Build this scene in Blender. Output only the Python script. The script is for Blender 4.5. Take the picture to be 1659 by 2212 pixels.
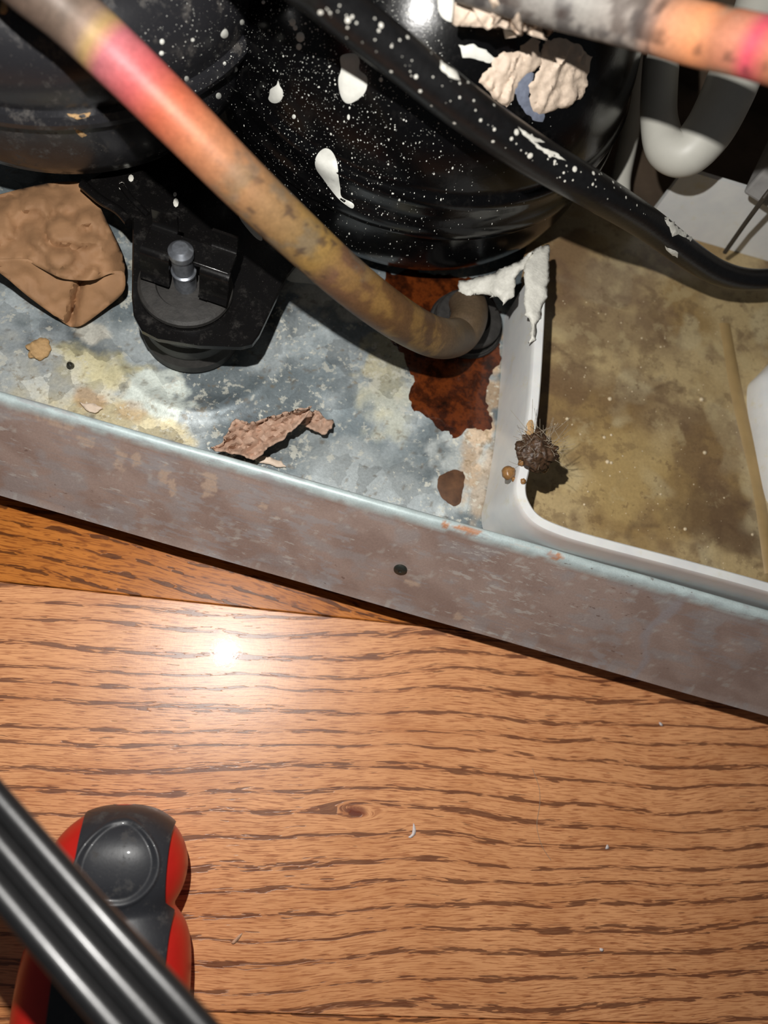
import bpy, bmesh, math, random
import numpy as np
from mathutils import Vector, Matrix
from mathutils.bvhtree import BVHTree
from mathutils.geometry import delaunay_2d_cdt

sc = bpy.context.scene
for o in list(bpy.data.objects):
    bpy.data.objects.remove(o)
random.seed(5)
rng = np.random.default_rng(11)
U = 0.01                                   # the builder works in centimetres

# ------------------------------------------------------------------ camera
F, CX, CY, H = 1530.0, 829.5, 1106.0, 26.0     # focal length in pixels of a 1659x2212 frame, camera height
n_ = np.array([545 - CX, 1590 - CY, F]); n_ /= np.linalg.norm(n_)
X_ = np.array([1, .287, 0.]); X_ -= n_ * np.dot(X_, n_); X_ /= np.linalg.norm(X_)
Z_ = -n_
Y_ = np.cross(Z_, X_)
ROT = np.array([X_, Y_, Z_])               # camera axes (right, down, forward) -> world
CAM = np.array([0., 0., H])


def at(u, v, z):
    """point at height z (cm) under a pixel of the photograph"""
    d = ROT @ np.array([u - CX, v - CY, F])
    return CAM + d * ((z - H) / d[2])


def atd(u, v, depth):
    """point at a distance (cm) along the view axis"""
    return CAM + ROT @ np.array([(u - CX) / F, (v - CY) / F, 1.0]) * depth


cd = bpy.data.cameras.new('camera')
cam = bpy.data.objects.new('camera', cd)
sc.collection.objects.link(cam)
mw = Matrix(((ROT[0][0], -ROT[0][1], -ROT[0][2], 0), (ROT[1][0], -ROT[1][1], -ROT[1][2], 0),
             (ROT[2][0], -ROT[2][1], -ROT[2][2], H * U), (0, 0, 0, 1)))
cam.matrix_world = mw
cd.sensor_fit = 'VERTICAL'
cd.sensor_height = 36.0
cd.sensor_width = 27.0
cd.lens = F / 2212 * 36.0
cd.clip_start = 0.01
cd.dof.use_dof = True
cd.dof.focus_distance = 0.235
cd.dof.aperture_fstop = cd.lens / 3.4
sc.camera = cam

# ------------------------------------------------------------------ world, flash, exposure
w = bpy.data.worlds.new('world')
sc.world = w
w.use_nodes = True
w.node_tree.nodes['Background'].inputs[0].default_value = (.9, .95, 1.0, 1)
w.node_tree.nodes['Background'].inputs[1].default_value = 0.018
LH = 26.5
fl = bpy.data.lights.new('phone_flash', 'POINT')
fl.energy = 1.0
fl.color = (1.0, .975, .935)
fl.shadow_soft_size = 0.0020
flo = bpy.data.objects.new('phone_flash', fl)
sc.collection.objects.link(flo)
flo.location = (-3.6 * U, 4.9 * U, LH * U)      # a hand's breadth to the upper left of the lens
sc.view_settings.view_transform = 'Standard'
sc.view_settings.look = 'None'
sc.view_settings.gamma = 1.0
sc.view_settings.use_curve_mapping = False
sc.view_settings.exposure = 1.4


# ------------------------------------------------------------------ helpers
def lin(c):
    c = np.asarray(c, float) / 255.0
    return np.where(c <= .04045, c / 12.92, ((c + .055) / 1.055) ** 2.4)


def rgba(r, g, b):
    return tuple(lin((r, g, b))) + (1.0,)


def _hash(ix, iy, s):
    h = (ix.astype(np.int64) * 374761393 + iy.astype(np.int64) * 668265263 + s * 2147483647) & 0xffffffff
    h = ((h ^ (h >> 13)) * 1274126177) & 0xffffffff
    return ((h ^ (h >> 16)) & 0xffff) / 65535.0


def vnoise(x, y, s=0):
    x = np.asarray(x, float); y = np.asarray(y, float)
    ix = np.floor(x); iy = np.floor(y)
    fx = x - ix; fy = y - iy
    fx = fx * fx * (3 - 2 * fx); fy = fy * fy * (3 - 2 * fy)
    a = _hash(ix, iy, s); b = _hash(ix + 1, iy, s); c = _hash(ix, iy + 1, s); d = _hash(ix + 1, iy + 1, s)
    return a + (b - a) * fx + (c - a) * fy + (a - b - c + d) * fx * fy


def fbm(x, y, s=0, octv=4):
    t = 0; a = .5; n = 0
    for i in range(octv):
        t = t + a * vnoise(x, y, s + i * 17); n += a
        x = np.asarray(x) * 2.03 + 3.1; y = np.asarray(y) * 2.03 + 1.7; a *= .5
    return t / n


def sstep(a, b, x):
    t = np.clip((x - a) / (b - a), 0, 1)
    return t * t * (3 - 2 * t)


class MB:
    def __init__(s):
        s.v = []; s.f = []; s.c = None

    def add(s, v, f):
        k = len(s.v)
        s.v += [tuple(map(float, p)) for p in v]
        s.f += [tuple(int(i) + k for i in q) for q in f]
        return s

    def box(s, c, size, rot=None):
        c = np.array(c, float); h = np.array(size, float) / 2
        R = np.eye(3) if rot is None else np.array(rot)
        vs = [c + R @ (h * np.array(q)) for q in ((-1, -1, -1), (1, -1, -1), (1, 1, -1), (-1, 1, -1), (-1, -1, 1), (1, -1, 1), (1, 1, 1), (-1, 1, 1))]
        return s.add(vs, [(0, 3, 2, 1), (4, 5, 6, 7), (0, 1, 5, 4), (1, 2, 6, 5), (2, 3, 7, 6), (3, 0, 4, 7)])

    def lathe(s, prof, c, seg=96, squash=None):
        """prof: (radius, z) upward or downward about the vertical through c"""
        vs = []; fs = []
        m = len(prof)
        for r, z in prof:
            for i in range(seg):
                a = 2 * math.pi * i / seg
                vs.append((c[0] + r * math.cos(a), c[1] + r * math.sin(a), z))
        for j in range(m - 1):
            for i in range(seg):
                i2 = (i + 1) % seg
                fs.append((j * seg + i, j * seg + i2, (j + 1) * seg + i2, (j + 1) * seg + i))
        if prof[0][0] > 1e-6: fs.append(tuple(range(seg))[::-1])
        if prof[-1][0] > 1e-6: fs.append(tuple((m - 1) * seg + i for i in range(seg)))
        return s.add(vs, fs)

    def sweep(s, path, section, closed=True, caps=True, up=(0, 0, 1), scale=None):
        """section: list of (side, up) offsets carried along path"""
        path = [np.array(p, float) for p in path]
        n = len(path); m = len(section)
        vs = []; fs = []
        ref = np.array(up, float)
        for i, p in enumerate(path):
            t = path[min(i + 1, n - 1)] - path[max(i - 1, 0)]
            t /= np.linalg.norm(t)
            b = np.cross(t, ref)
            if np.linalg.norm(b) < 1e-4: b = np.array([1., 0, 0])
            b /= np.linalg.norm(b)
            q = np.cross(b, t)
            ref = q
            k = 1 if scale is None else scale[i]
            for (x, y) in section:
                vs.append(p + b * x * k + q * y * k)
        for i in range(n - 1):
            for j in range(m if closed else m - 1):
                j2 = (j + 1) % m
                fs.append((i * m + j, i * m + j2, (i + 1) * m + j2, (i + 1) * m + j))
        if caps and closed:
            fs.append(tuple(range(m))[::-1]); fs.append(tuple((n - 1) * m + j for j in range(m)))
        return s.add(vs, fs)

    def tube(s, path, r, seg=24, scale=None):
        return s.sweep(path, [(r * math.cos(2 * math.pi * i / seg), r * math.sin(2 * math.pi * i / seg)) for i in range(seg)], scale=scale)

    def prism(s, poly, z0, z1, bev=0.0):
        """upright slab of a plan outline (counter-clockwise) with a chamfered top edge"""
        P = np.array(poly, float); m = len(P); c = P.mean(0)
        inn = []
        for i in range(m):
            a, b, d = P[i - 1], P[i], P[(i + 1) % m]
            n1 = np.array([-(b - a)[1], (b - a)[0]]); n2 = np.array([-(d - b)[1], (d - b)[0]])
            n1 /= max(np.linalg.norm(n1), 1e-9); n2 /= max(np.linalg.norm(n2), 1e-9)
            q = n1 + n2; q /= max(np.dot(q, q) / 2, .5)
            inn.append(b + q * bev)
        if bev > 0:
            rings = [[(*p, z0) for p in P], [(*p, z1 - bev) for p in P], [(*p, z1) for p in inn]]
        else:
            rings = [[(*p, z0) for p in P], [(*p, z1) for p in P]]
        vs = sum(rings, []); fs = []
        for k in range(len(rings) - 1):
            for i in range(m):
                i2 = (i + 1) % m
                fs.append((k * m + i, k * m + i2, (k + 1) * m + i2, (k + 1) * m + i))
        fs.append(tuple(range(m))[::-1]); fs.append(tuple((len(rings) - 1) * m + i for i in range(m)))
        return s.add(vs, fs)

    def grid(s, pts):
        """pts[row][col] points -> quads"""
        A = np.array(pts, float); r, c = A.shape[:2]
        k = len(s.v)
        s.v += [tuple(p) for p in A.reshape(-1, 3)]
        idx = np.arange(r * c).reshape(r, c) + k
        q = np.stack([idx[:-1, :-1], idx[:-1, 1:], idx[1:, 1:], idx[1:, :-1]], -1).reshape(-1, 4)
        s.f += [tuple(x) for x in q.tolist()]
        return s

    def build(s, name, mat, parent=None, smooth=True, angle=40, col=None, solid=0, bevel=0, sub=0):
        org = np.array(parent.matrix_world.translation) / U if parent else None
        V = np.array(s.v, float)
        o3 = np.zeros(3)
        p = parent
        while p is not None:
            o3 = o3 + np.array(p.location) / U
            p = p.parent
        me = bpy.data.meshes.new(name)
        me.from_pydata(((V - o3) * U).tolist(), [], s.f)
        if smooth:
            me.shade_smooth()
            me.set_sharp_from_angle(angle=math.radians(angle))
        if col is not None:
            at_ = me.color_attributes.new('tint', 'FLOAT_COLOR', 'POINT')
            cc = np.ones((len(V), 4)); cc[:, :3] = col
            at_.data.foreach_set('color', cc.ravel().astype(np.float32))
        me.materials.append(mat)
        o = bpy.data.objects.new(name, me)
        sc.collection.objects.link(o)
        if parent: o.parent = parent
        if bevel:
            b = o.modifiers.new('bevel', 'BEVEL'); b.width = bevel * U; b.segments = 2; b.limit_method = 'ANGLE'
        if solid:
            b = o.modifiers.new('solidify', 'SOLIDIFY'); b.thickness = solid * U; b.offset = -1
        if sub:
            b = o.modifiers.new('subdiv', 'SUBSURF'); b.levels = sub; b.render_levels = sub
        return o


def thing(name, label, cat, loc, group=None):
    o = bpy.data.objects.new(name, None)
    sc.collection.objects.link(o)
    o.empty_display_size = .01
    o.location = tuple(np.array(loc, float) * U)
    o['label'] = label; o['category'] = cat
    if group: o['group'] = group
    return o


def tag(o, label, cat, group=None):
    o['label'] = label; o['category'] = cat
    if group: o['group'] = group
    return o


def spline(pts, n=12):
    """Catmull-Rom through points"""
    P = [np.array(p, float) for p in pts]
    P = [2 * P[0] - P[1]] + P + [2 * P[-1] - P[-2]]
    out = []
    for i in range(1, len(P) - 2):
        for k in range(n):
            t = k / n
            a, b, c, d = P[i - 1], P[i], P[i + 1], P[i + 2]
            out.append(.5 * (2 * b + (c - a) * t + (2 * a - 5 * b + 4 * c - d) * t * t + (3 * b - a - 3 * c + d) * t ** 3))
    out.append(P[-2])
    return out


def seg_dist(p, poly):
    """distance from points p (k,2) to a closed polyline"""
    Q = np.array(poly, float); d = np.full(len(p), 1e9)
    for i in range(len(Q)):
        a, b = Q[i], Q[(i + 1) % len(Q)]
        ab = b - a; L = max(ab @ ab, 1e-9)
        t = np.clip(((p - a) @ ab) / L, 0, 1)
        d = np.minimum(d, np.hypot(*(p - a - t[:, None] * ab).T))
    return d


def inside(p, poly):
    Q = np.array(poly, float); r = np.zeros(len(p), bool)
    for i in range(len(Q)):
        x1, y1 = Q[i - 1]; x2, y2 = Q[i]
        c = ((y1 > p[:, 1]) != (y2 > p[:, 1])) & (p[:, 0] < (x2 - x1) * (p[:, 1] - y1) / (y2 - y1 + 1e-12) + x1)
        r ^= c
    return r


def ragged(poly, step=6, amp=3, s=0):
    """finer outline with a torn edge"""
    Q = np.array(poly, float); out = []
    step = step * .6
    for i in range(len(Q)):
        a, b = Q[i], Q[(i + 1) % len(Q)]
        k = max(1, int(np.hypot(*(b - a)) / step))
        for j in range(k): out.append(a + (b - a) * j / k)
    P = np.array(out)
    n1 = np.stack([fbm(P[:, 0] / 26., P[:, 1] / 26., s, 4), fbm(P[:, 0] / 26. + 9, P[:, 1] / 26., s + 5, 4)], 1) - .5
    n2 = np.stack([vnoise(P[:, 0] / 6., P[:, 1] / 6., s + 7), vnoise(P[:, 0] / 6., P[:, 1] / 6., s + 8)], 1) - .5
    P = P + n1 * amp * 5 + n2 * amp * 1.2
    return list(P)


def smooth_poly(poly, n=6):
    Q = [np.array(p, float) for p in poly]
    out = []; m = len(Q)
    for i in range(m):
        a, b, c, d = Q[i - 1], Q[i], Q[(i + 1) % m], Q[(i + 2) % m]
        for k in range(n):
            t = k / n
            out.append(.5 * (2 * b + (c - a) * t + (2 * a - 5 * b + 4 * c - d) * t * t + (3 * b - a - 3 * c + d) * t ** 3))
    return out


def fill(poly, step):
    """triangulated interior of a 2D outline -> points, triangles, distance to the edge"""
    Q = np.array(poly, float)
    lo, hi = Q.min(0), Q.max(0)
    gx, gy = np.meshgrid(np.arange(lo[0], hi[0], step), np.arange(lo[1], hi[1], step))
    p = np.stack([gx.ravel(), gy.ravel()], 1) + rng.uniform(-.25, .25, (gx.size, 2)) * step
    p = p[inside(p, Q)]
    if len(p): p = p[seg_dist(p, Q) > step * .45]
    allp = [Vector(q) for q in Q] + [Vector(q) for q in p]
    m = len(Q)
    vv, ee, ff, *_ = delaunay_2d_cdt(allp, [(i, (i + 1) % m) for i in range(m)], [], 1, 1e-5)
    V = np.array([(a.x, a.y) for a in vv])
    return V, [tuple(f) for f in ff], seg_dist(V, Q)


def bvh_of(*mbs):
    vs = []; fs = []
    for m in mbs:
        k = len(vs); vs += m.v; fs += [tuple(i + k for i in f) for f in m.f]
    return BVHTree.FromPolygons([Vector(v) for v in vs], fs)


def hit(bvh, u, v):
    d = ROT @ np.array([u - CX, v - CY, F]); d /= np.linalg.norm(d)
    loc, nor, _, _ = bvh.ray_cast(Vector(CAM), Vector(d))
    if loc is None: return None, None
    nor = Vector(nor)
    if nor.dot(Vector(d)) > 0: nor = -nor
    return np.array(loc), np.array(nor)


def crust(bvh, poly, thick, step=7, rim=10, lump=0.0, s=0, lift=0.0):
    """a skin of dried paint on a surface: outline seen in the photograph, laid on the surface, with thickness"""
    V, fs, de = fill(poly, step)
    pts = []; ok = []; nn = []
    for i, (u, v) in enumerate(V):
        p, n = hit(bvh, u, v)
        ok.append(p is not None)
        pts.append(p if p is not None else np.zeros(3)); nn.append(n if n is not None else np.zeros(3))
    pts = np.array(pts); nn = np.array(nn)
    h = thick * np.sqrt(np.clip(de / rim, 0, 1))
    if lump: h = h + lump * (1.6 * np.abs(fbm(V[:, 0] / 22. + V[:, 1] / 60., V[:, 1] / 70., s, 3) - .5) * 2 + .25 * fbm(V[:, 0] / 11., V[:, 1] / 14., s + 3, 2) - .45) * np.clip(de / rim, 0, 1)
    top = pts + nn * (h + .004 + lift)[:, None]
    m = MB()
    fs = [f for f in fs if all(ok[i] for i in f)]
    fs = [f if np.dot(np.cross(top[f[1]] - top[f[0]], top[f[2]] - top[f[0]]), nn[f[0]]) > 0 else f[::-1] for f in fs]
    par = list(range(len(top)))

    def root(i):
        while par[i] != i:
            par[i] = par[par[i]]; i = par[i]
        return i
    for f in fs:
        for j in f[1:]: par[root(j)] = root(f[0])
    if fs:
        cnt = {}
        for f in fs: cnt[root(f[0])] = cnt.get(root(f[0]), 0) + 1
        big = max(cnt, key=cnt.get)
        fs = [f for f in fs if root(f[0]) == big]
    if not fs: return m
    used = sorted({i for f in fs for i in f}); mp = {i: k for k, i in enumerate(used)}
    m.add(top[used], [tuple(mp[i] for i in f) for f in fs])
    return m


# ------------------------------------------------------------------ materials
class NT:
    def __init__(s, name):
        s.m = bpy.data.materials.new(name); s.m.use_nodes = True
        s.t = s.m.node_tree
        s.b = s.t.nodes['Principled BSDF']

    def node(s, ty, **kw):
        n = s.t.nodes.new(ty)
        for k, v in kw.items():
            if k.startswith('_'): setattr(n, k[1:], v)
            else: s.set(n.inputs[k.replace('__', ' ')], v)
        return n

    def set(s, sock, v):
        if hasattr(v, 'is_output'): s.t.links.new(v, sock)
        else: sock.default_value = v

    def coord(s, scale=(1, 1, 1), loc=(0, 0, 0), rot=(0, 0, 0)):
        tc = s.node('ShaderNodeTexCoord')
        mp = s.node('ShaderNodeMapping')
        s.t.links.new(tc.outputs['Object'], mp.inputs['Vector'])
        mp.inputs['Scale'].default_value = tuple(100 * q for q in scale)   # centimetres
        mp.inputs['Location'].default_value = loc
        mp.inputs['Rotation'].default_value = rot
        return mp.outputs[0]

    def noise(s, vec, scale=1, detail=3, rough=.55, dist=0):
        n = s.node('ShaderNodeTexNoise', Vector=vec, Scale=scale, Detail=detail, Roughness=rough, Distortion=dist)
        return n.outputs['Fac']

    def math(s, op, a, b=0, c=0, clamp=False):
        n = s.node('ShaderNodeMath', _operation=op, _use_clamp=clamp)
        s.set(n.inputs[0], a); s.set(n.inputs[1], b); s.set(n.inputs[2], c)
        return n.outputs[0]

    def ramp(s, fac, stops, interp='LINEAR'):
        n = s.node('ShaderNodeValToRGB', Fac=fac)
        n.color_ramp.interpolation = interp
        e = n.color_ramp.elements
        while len(e) < len(stops): e.new(.5)
        for i, (p, c) in enumerate(stops):
            e[i].position = p
            e[i].color = c if len(c) == 4 else rgba(*c)
        return n.outputs[0]

    def step(s, fac, a, b):
        n = s.node('ShaderNodeMapRange', _interpolation_type='SMOOTHSTEP', _clamp=True)
        s.set(n.inputs['Value'], fac); n.inputs['From Min'].default_value = a; n.inputs['From Max'].default_value = b
        return n.outputs[0]

    def mix(s, fac, a, b, mode='MIX'):
        n = s.node('ShaderNodeMix', _data_type='RGBA', _blend_type=mode)
        s.set(n.inputs[0], fac); s.set(n.inputs[6], a); s.set(n.inputs[7], b)
        return n.outputs[2]

    def tint(s):
        return s.node('ShaderNodeVertexColor', _layer_name='tint').outputs[0]

    def bump(s, h, strength=.3, dist=.05, normal=None):
        n = s.node('ShaderNodeBump', Height=h, Strength=strength, Distance=dist * U)
        if normal is not None: s.set(n.inputs['Normal'], normal)
        s.t.links.new(n.outputs[0], s.b.inputs['Normal'])
        return n.outputs[0]

    def out(s, **kw):
        for k, v in kw.items(): s.set(s.b.inputs[k.replace('__', ' ')], v)
        return s.m


def plain(name, c, rough=.5, metal=0, spec=.5, var=.15, scale=3, bump=.0, bscale=20, coat=0):
    t = NT(name)
    t.set(t.b.inputs['Coat Roughness'], .15)
    v = t.coord()
    f = t.noise(v, scale, 4)
    c0 = np.array(lin(c))
    col = t.ramp(f, [(.25, tuple(c0 * (1 - var)) + (1,)), (.75, tuple(np.minimum(c0 * (1 + var), 1)) + (1,))])
    if bump: t.bump(t.noise(v, bscale, 3), bump, .03)
    return t.out(Base__Color=col, Roughness=rough, Metallic=metal, Specular__IOR__Level=spec, Coat__Weight=coat)


def wood(name, base_a, base_b, pore, ring, seed, rot=0.0, freq=2.2, amt=1.0, coarse=1.0, dash=.9, spec=.5, knot=None):
    t = NT(name)
    v = t.coord(loc=(seed * 7.3, seed * 3.1, seed), rot=(0, 0, rot))
    sx = t.node('ShaderNodeSeparateXYZ', Vector=v)
    x, y = sx.outputs[0], sx.outputs[1]
    kn = None
    if knot is not None:
        so = t.node('ShaderNodeSeparateXYZ', Vector=t.coord())
        kx = t.math('MULTIPLY', t.math('SUBTRACT', so.outputs[0], knot[0]), .62)
        ky = t.math('SUBTRACT', so.outputs[1], knot[1])
        d2 = t.math('ADD', t.math('MULTIPLY', kx, kx), t.math('MULTIPLY', t.math('MULTIPLY', ky, ky), 2.2))
        kn = t.math('EXPONENT', t.math('MULTIPLY', d2, -2.4))
        bend = t.math('MULTIPLY', t.math('TANH', t.math('MULTIPLY', ky, 4.0)), t.math('MULTIPLY', kn, -.38))
        y = t.math('ADD', y, bend)
    big = t.noise(t.node('ShaderNodeCombineXYZ', X=t.math('MULTIPLY', x, .09), Y=t.math('MULTIPLY', y, .16), Z=seed).outputs[0], 1, 2, .45)
    wav = t.noise(t.node('ShaderNodeCombineXYZ', X=t.math('MULTIPLY', x, .35), Y=t.math('MULTIPLY', y, .8), Z=seed + 4).outputs[0], 1, 2, .5)
    yy = t.math('ADD', y, t.math('ADD', t.math('MULTIPLY', big, 1.5), t.math('MULTIPLY', wav, .22)))
    # growth rings: dark pore lines gather on one side of each ring
    saw = t.math('FRACT', t.math('ADD', t.math('MULTIPLY', yy, freq), t.math('MULTIPLY', t.noise(t.node('ShaderNodeCombineXYZ', X=t.math('MULTIPLY', x, .05), Y=yy, Z=seed).outputs[0], .8, 1), 1.2)))
    band = t.math('MULTIPLY', t.step(saw, .0, .16), t.math('SUBTRACT', 1.0, t.step(saw, .20, .5)))
    vp = t.node('ShaderNodeCombineXYZ', X=t.math('MULTIPLY', x, dash), Y=t.math('MULTIPLY', yy, 10.5 * coarse), Z=seed).outputs[0]
    n1 = t.noise(vp, 1, 2, .5)
    vq = t.node('ShaderNodeCombineXYZ', X=t.math('MULTIPLY', x, 1.5), Y=t.math('MULTIPLY', yy, 24.0 * coarse), Z=seed + 9).outputs[0]
    n2 = t.noise(vq, 1, 2, .5)
    vf = t.node('ShaderNodeCombineXYZ', X=t.math('MULTIPLY', x, 2.2), Y=t.math('MULTIPLY', yy, 60.0), Z=seed + 2).outputs[0]
    nf = t.noise(vf, 1, 3, .6)
    patch = t.noise(t.node('ShaderNodeCombineXYZ', X=t.math('MULTIPLY', x, .25), Y=t.math('MULTIPLY', yy, .8), Z=seed + 5).outputs[0], 1, 2)
    # dark pores, thinning out in places
    dens = t.noise(t.node('ShaderNodeCombineXYZ', X=t.math('MULTIPLY', x, .12), Y=t.math('MULTIPLY', yy, .45), Z=seed + 21).outputs[0], 1, 2)
    n1 = t.math('ADD', n1, t.math('MULTIPLY', t.math('SUBTRACT', dens, .52), .22))
    n2 = t.math('ADD', n2, t.math('MULTIPLY', t.math('SUBTRACT', dens, .5), .14))
    p1 = t.step(t.math('ADD', n1, t.math('MULTIPLY', t.math('SUBTRACT', band, .5), .23)), .57, .605)
    p1b = t.step(t.math('ADD', n2, t.math('MULTIPLY', t.math('SUBTRACT', band, .5), .16)), .595, .635)
    p2 = t.step(n2, .54, .60)
    tone = t.math('ADD', t.math('MULTIPLY', patch, .55), t.math('MULTIPLY', nf, .45))
    col = t.ramp(tone, [(.30, base_b), (.52, base_a), (.72, tuple(min(255, q * 1.08) for q in base_a))])
    col = t.mix(t.math('MULTIPLY', band, .25), col, rgba(*ring))
    col = t.mix(t.math('MULTIPLY', p2, .6 * amt), col, rgba(*ring))
    ff = t.noise(t.node('ShaderNodeCombineXYZ', X=t.math('MULTIPLY', x, .9), Y=t.math('MULTIPLY', yy, 26.0), Z=seed + 12).outputs[0], 1, 2, .55)
    col = t.mix(t.math('MULTIPLY', t.step(ff, .52, .62), .55 * amt), col, rgba(*ring))
    dk = t.math('MULTIPLY', t.math('MAXIMUM', p1, t.math('MULTIPLY', p1b, .72)), t.math('ADD', .55, t.math('MULTIPLY', nf, .6)), clamp=True)
    col = t.mix(t.math('MULTIPLY', dk, .86 * amt), col, rgba(*pore))
    if kn is not None:
        core = t.step(t.math('ADD', d2, t.math('MULTIPLY', t.math('SUBTRACT', nf, .5), .06)), .09, .01)
        col = t.mix(t.math('MULTIPLY', core, .75), col, rgba(110, 44, 26))
    micro = t.noise(v, 9, 3)
    h = t.math('SUBTRACT', t.math('MULTIPLY', micro, .35), t.math('ADD', t.math('MULTIPLY', p1, 1.0), t.math('MULTIPLY', nf, .12)))
    t.bump(h, .30, .012)
    cn = t.node('ShaderNodeBump', Height=t.noise(v, 7, 4, .6), Strength=.22, Distance=.006 * U)
    t.set(t.b.inputs['Coat Normal'], cn.outputs[0])
    m = t.out(Base__Color=col, Roughness=.35, Specular__IOR__Level=spec, Coat__Weight=.10, Coat__Roughness=.05)
    return m


def tinted(name, rough=.5, metal=0, spec=.5, nscale=12, namt=.35, bump=.2, bscale=30, bdist=.02, coat=0, rvar=0, wear=(), cells=0, crough=.1):
    """colour comes from the mesh (stains and wear that sit on the thing); finer grain and crisp wear from noise"""
    t = NT(name)
    v = t.coord()
    f = t.noise(v, nscale, 5, .65)
    g = t.ramp(f, [(.25, (1 - namt,) * 3 + (1,)), (.75, (1 + namt,) * 3 + (1,))])
    col = t.mix(1.0, t.tint(), g, 'MULTIPLY')
    if cells:
        vo = t.node('ShaderNodeTexVoronoi', Vector=t.node('ShaderNodeVectorMath', _operation='ADD').outputs[0], Scale=cells)
        add = vo.inputs['Vector'].links[0].from_node
        t.t.links.new(v, add.inputs[0])
        nn = t.node('ShaderNodeTexNoise', Vector=v, Scale=2.5, Detail=2)
        sc_ = t.node('ShaderNodeVectorMath', _operation='SCALE'); t.t.links.new(nn.outputs['Color'], sc_.inputs[0]); sc_.inputs['Scale'].default_value = .35
        t.t.links.new(sc_.outputs[0], add.inputs[1])
        cv = t.node('ShaderNodeSeparateColor', Color=vo.outputs['Color']).outputs[0]
        col = t.mix(1.0, col, t.ramp(cv, [(0, (.74,) * 3 + (1,)), (1, (1.26,) * 3 + (1,))]), 'MULTIPLY')
    hh = None
    for (scl, lo, hi, c, amt, where) in wear:
        vv = t.coord(scl, loc=(where * 3.7, where, where * 1.9))
        n1 = t.noise(vv, 1, 9, .68)
        n2 = t.noise(t.coord((.22, .22, .22), loc=(where, where * 2, 0)), 1, 3, .5)
        k = t.step(t.math('ADD', n1, t.math('MULTIPLY', t.math('SUBTRACT', n2, .5), .35)), lo, hi)
        col = t.mix(t.math('MULTIPLY', k, amt), col, rgba(*c))
        if hh is None: hh = k
    if bump:
        h = t.noise(v, bscale, 4)
        if hh is not None: h = t.math('ADD', h, t.math('MULTIPLY', hh, .6))
        t.bump(h, bump, bdist)
    r = rough
    if rvar:
        r = t.math('ADD', rough, t.math('MULTIPLY', t.math('SUBTRACT', t.noise(v, nscale * .6, 3), .5), rvar), clamp=True)
    return t.out(Base__Color=col, Roughness=r, Metallic=metal, Specular__IOR__Level=spec, Coat__Weight=coat, Coat__Roughness=crough)


def black_paint(name, c=(10, 10, 11), rough=.14, dust=.25):
    t = NT(name)
    v = t.coord()
    d = t.step(t.noise(v, 1.8, 8, .75), .52, .72)
    d2 = t.step(t.noise(v, 16, 4, .7), .64, .70)
    dm = t.math('MULTIPLY', t.math('MAXIMUM', d, t.math('MULTIPLY', d2, 1.3)), dust)
    col = t.mix(dm, rgba(*c), rgba(88, 84, 80))
    t.bump(t.noise(v, 9, 3), .12, .02)
    return t.out(Base__Color=col, Roughness=t.math('ADD', rough, t.math('MULTIPLY', dm, .9)), Specular__IOR__Level=.4, Coat__Weight=.08, Coat__Roughness=.06)


M = {}
M['gloss_black'] = black_paint('gloss_black_enamel', (7, 7, 8), .2, .08)
M['dusty_black'] = black_paint('dusty_black_plastic', (36, 36, 39), .30, .95)
M['bracket_black'] = black_paint('bracket_black', (14, 13, 13), .24, .22)
M['rubber'] = plain('black_rubber', (44, 42, 40), .62, var=.4, scale=4, bump=.3, bscale=12)
M['tube_black'] = plain('black_tube_paint', (18, 18, 19), .34, var=.3, scale=5, bump=.25, bscale=9)
M['zinc'] = plain('zinc_plated_steel', (165, 170, 178), .3, .85, var=.25, scale=8)
M['steel_dark'] = plain('dark_screw_steel', (62, 66, 62), .42, .6, var=.3, scale=14)
M['white_paint'] = plain('dried_white_paint', (222, 222, 214), .42, var=.06, scale=6, bump=.15, bscale=10)
M['white_crust'] = plain('white_paint_crust', (214, 212, 202), .6, var=.12, scale=7, bump=.5, bscale=10)
M['tan_paint'] = plain('tan_paint_skin', (212, 192, 172), .6, var=.10, scale=4, bump=.7, bscale=5)
M['smear'] = plain('thin_blue_grey_smear', (120, 127, 144), .4, var=.35, scale=4)
M['tan_dull'] = plain('tan_paint_underside', (176, 146, 126), .7, var=.2, scale=4, bump=.5, bscale=8)
M['hose_white'] = plain('white_hose_plastic', (196, 194, 184), .45, var=.05, scale=1.5)
M['panel_grey'] = plain('grey_panel', (150, 148, 146), .7, var=.25, scale=1.2)
M['liner'] = plain('dark_liner', (84, 70, 56), .8, var=.3, scale=.7)
M['cord_black'] = plain('cord_black_vinyl', (24, 24, 25), .36, var=.2, scale=6, bump=.1, bscale=20, coat=.12, spec=.5)
M['red_plastic'] = plain('red_plastic', (190, 34, 26), .36, var=.08, scale=2)
M['grip_black'] = black_paint('worn_black_grip', (44, 45, 49), .42, .55)
M['dirt'] = plain('dirt_clump', (70, 50, 34), .5, var=.75, scale=7, bump=.5, bscale=14)
M['amber'] = plain('amber_gum', (132, 96, 56), .35, var=.4, scale=8, bump=.3, bscale=14)
M['fibre'] = plain('lint_fibre', (150, 138, 120), .7, var=.2)
M['wire'] = plain('wire_strut', (60, 54, 46), .6, var=.3)
M['ochre'] = plain('ochre_crumb', (176, 142, 98), .8, var=.2, scale=9, bump=.5, bscale=12)
M['base_floor'] = plain('subfloor', (50, 34, 22), .8)

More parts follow.
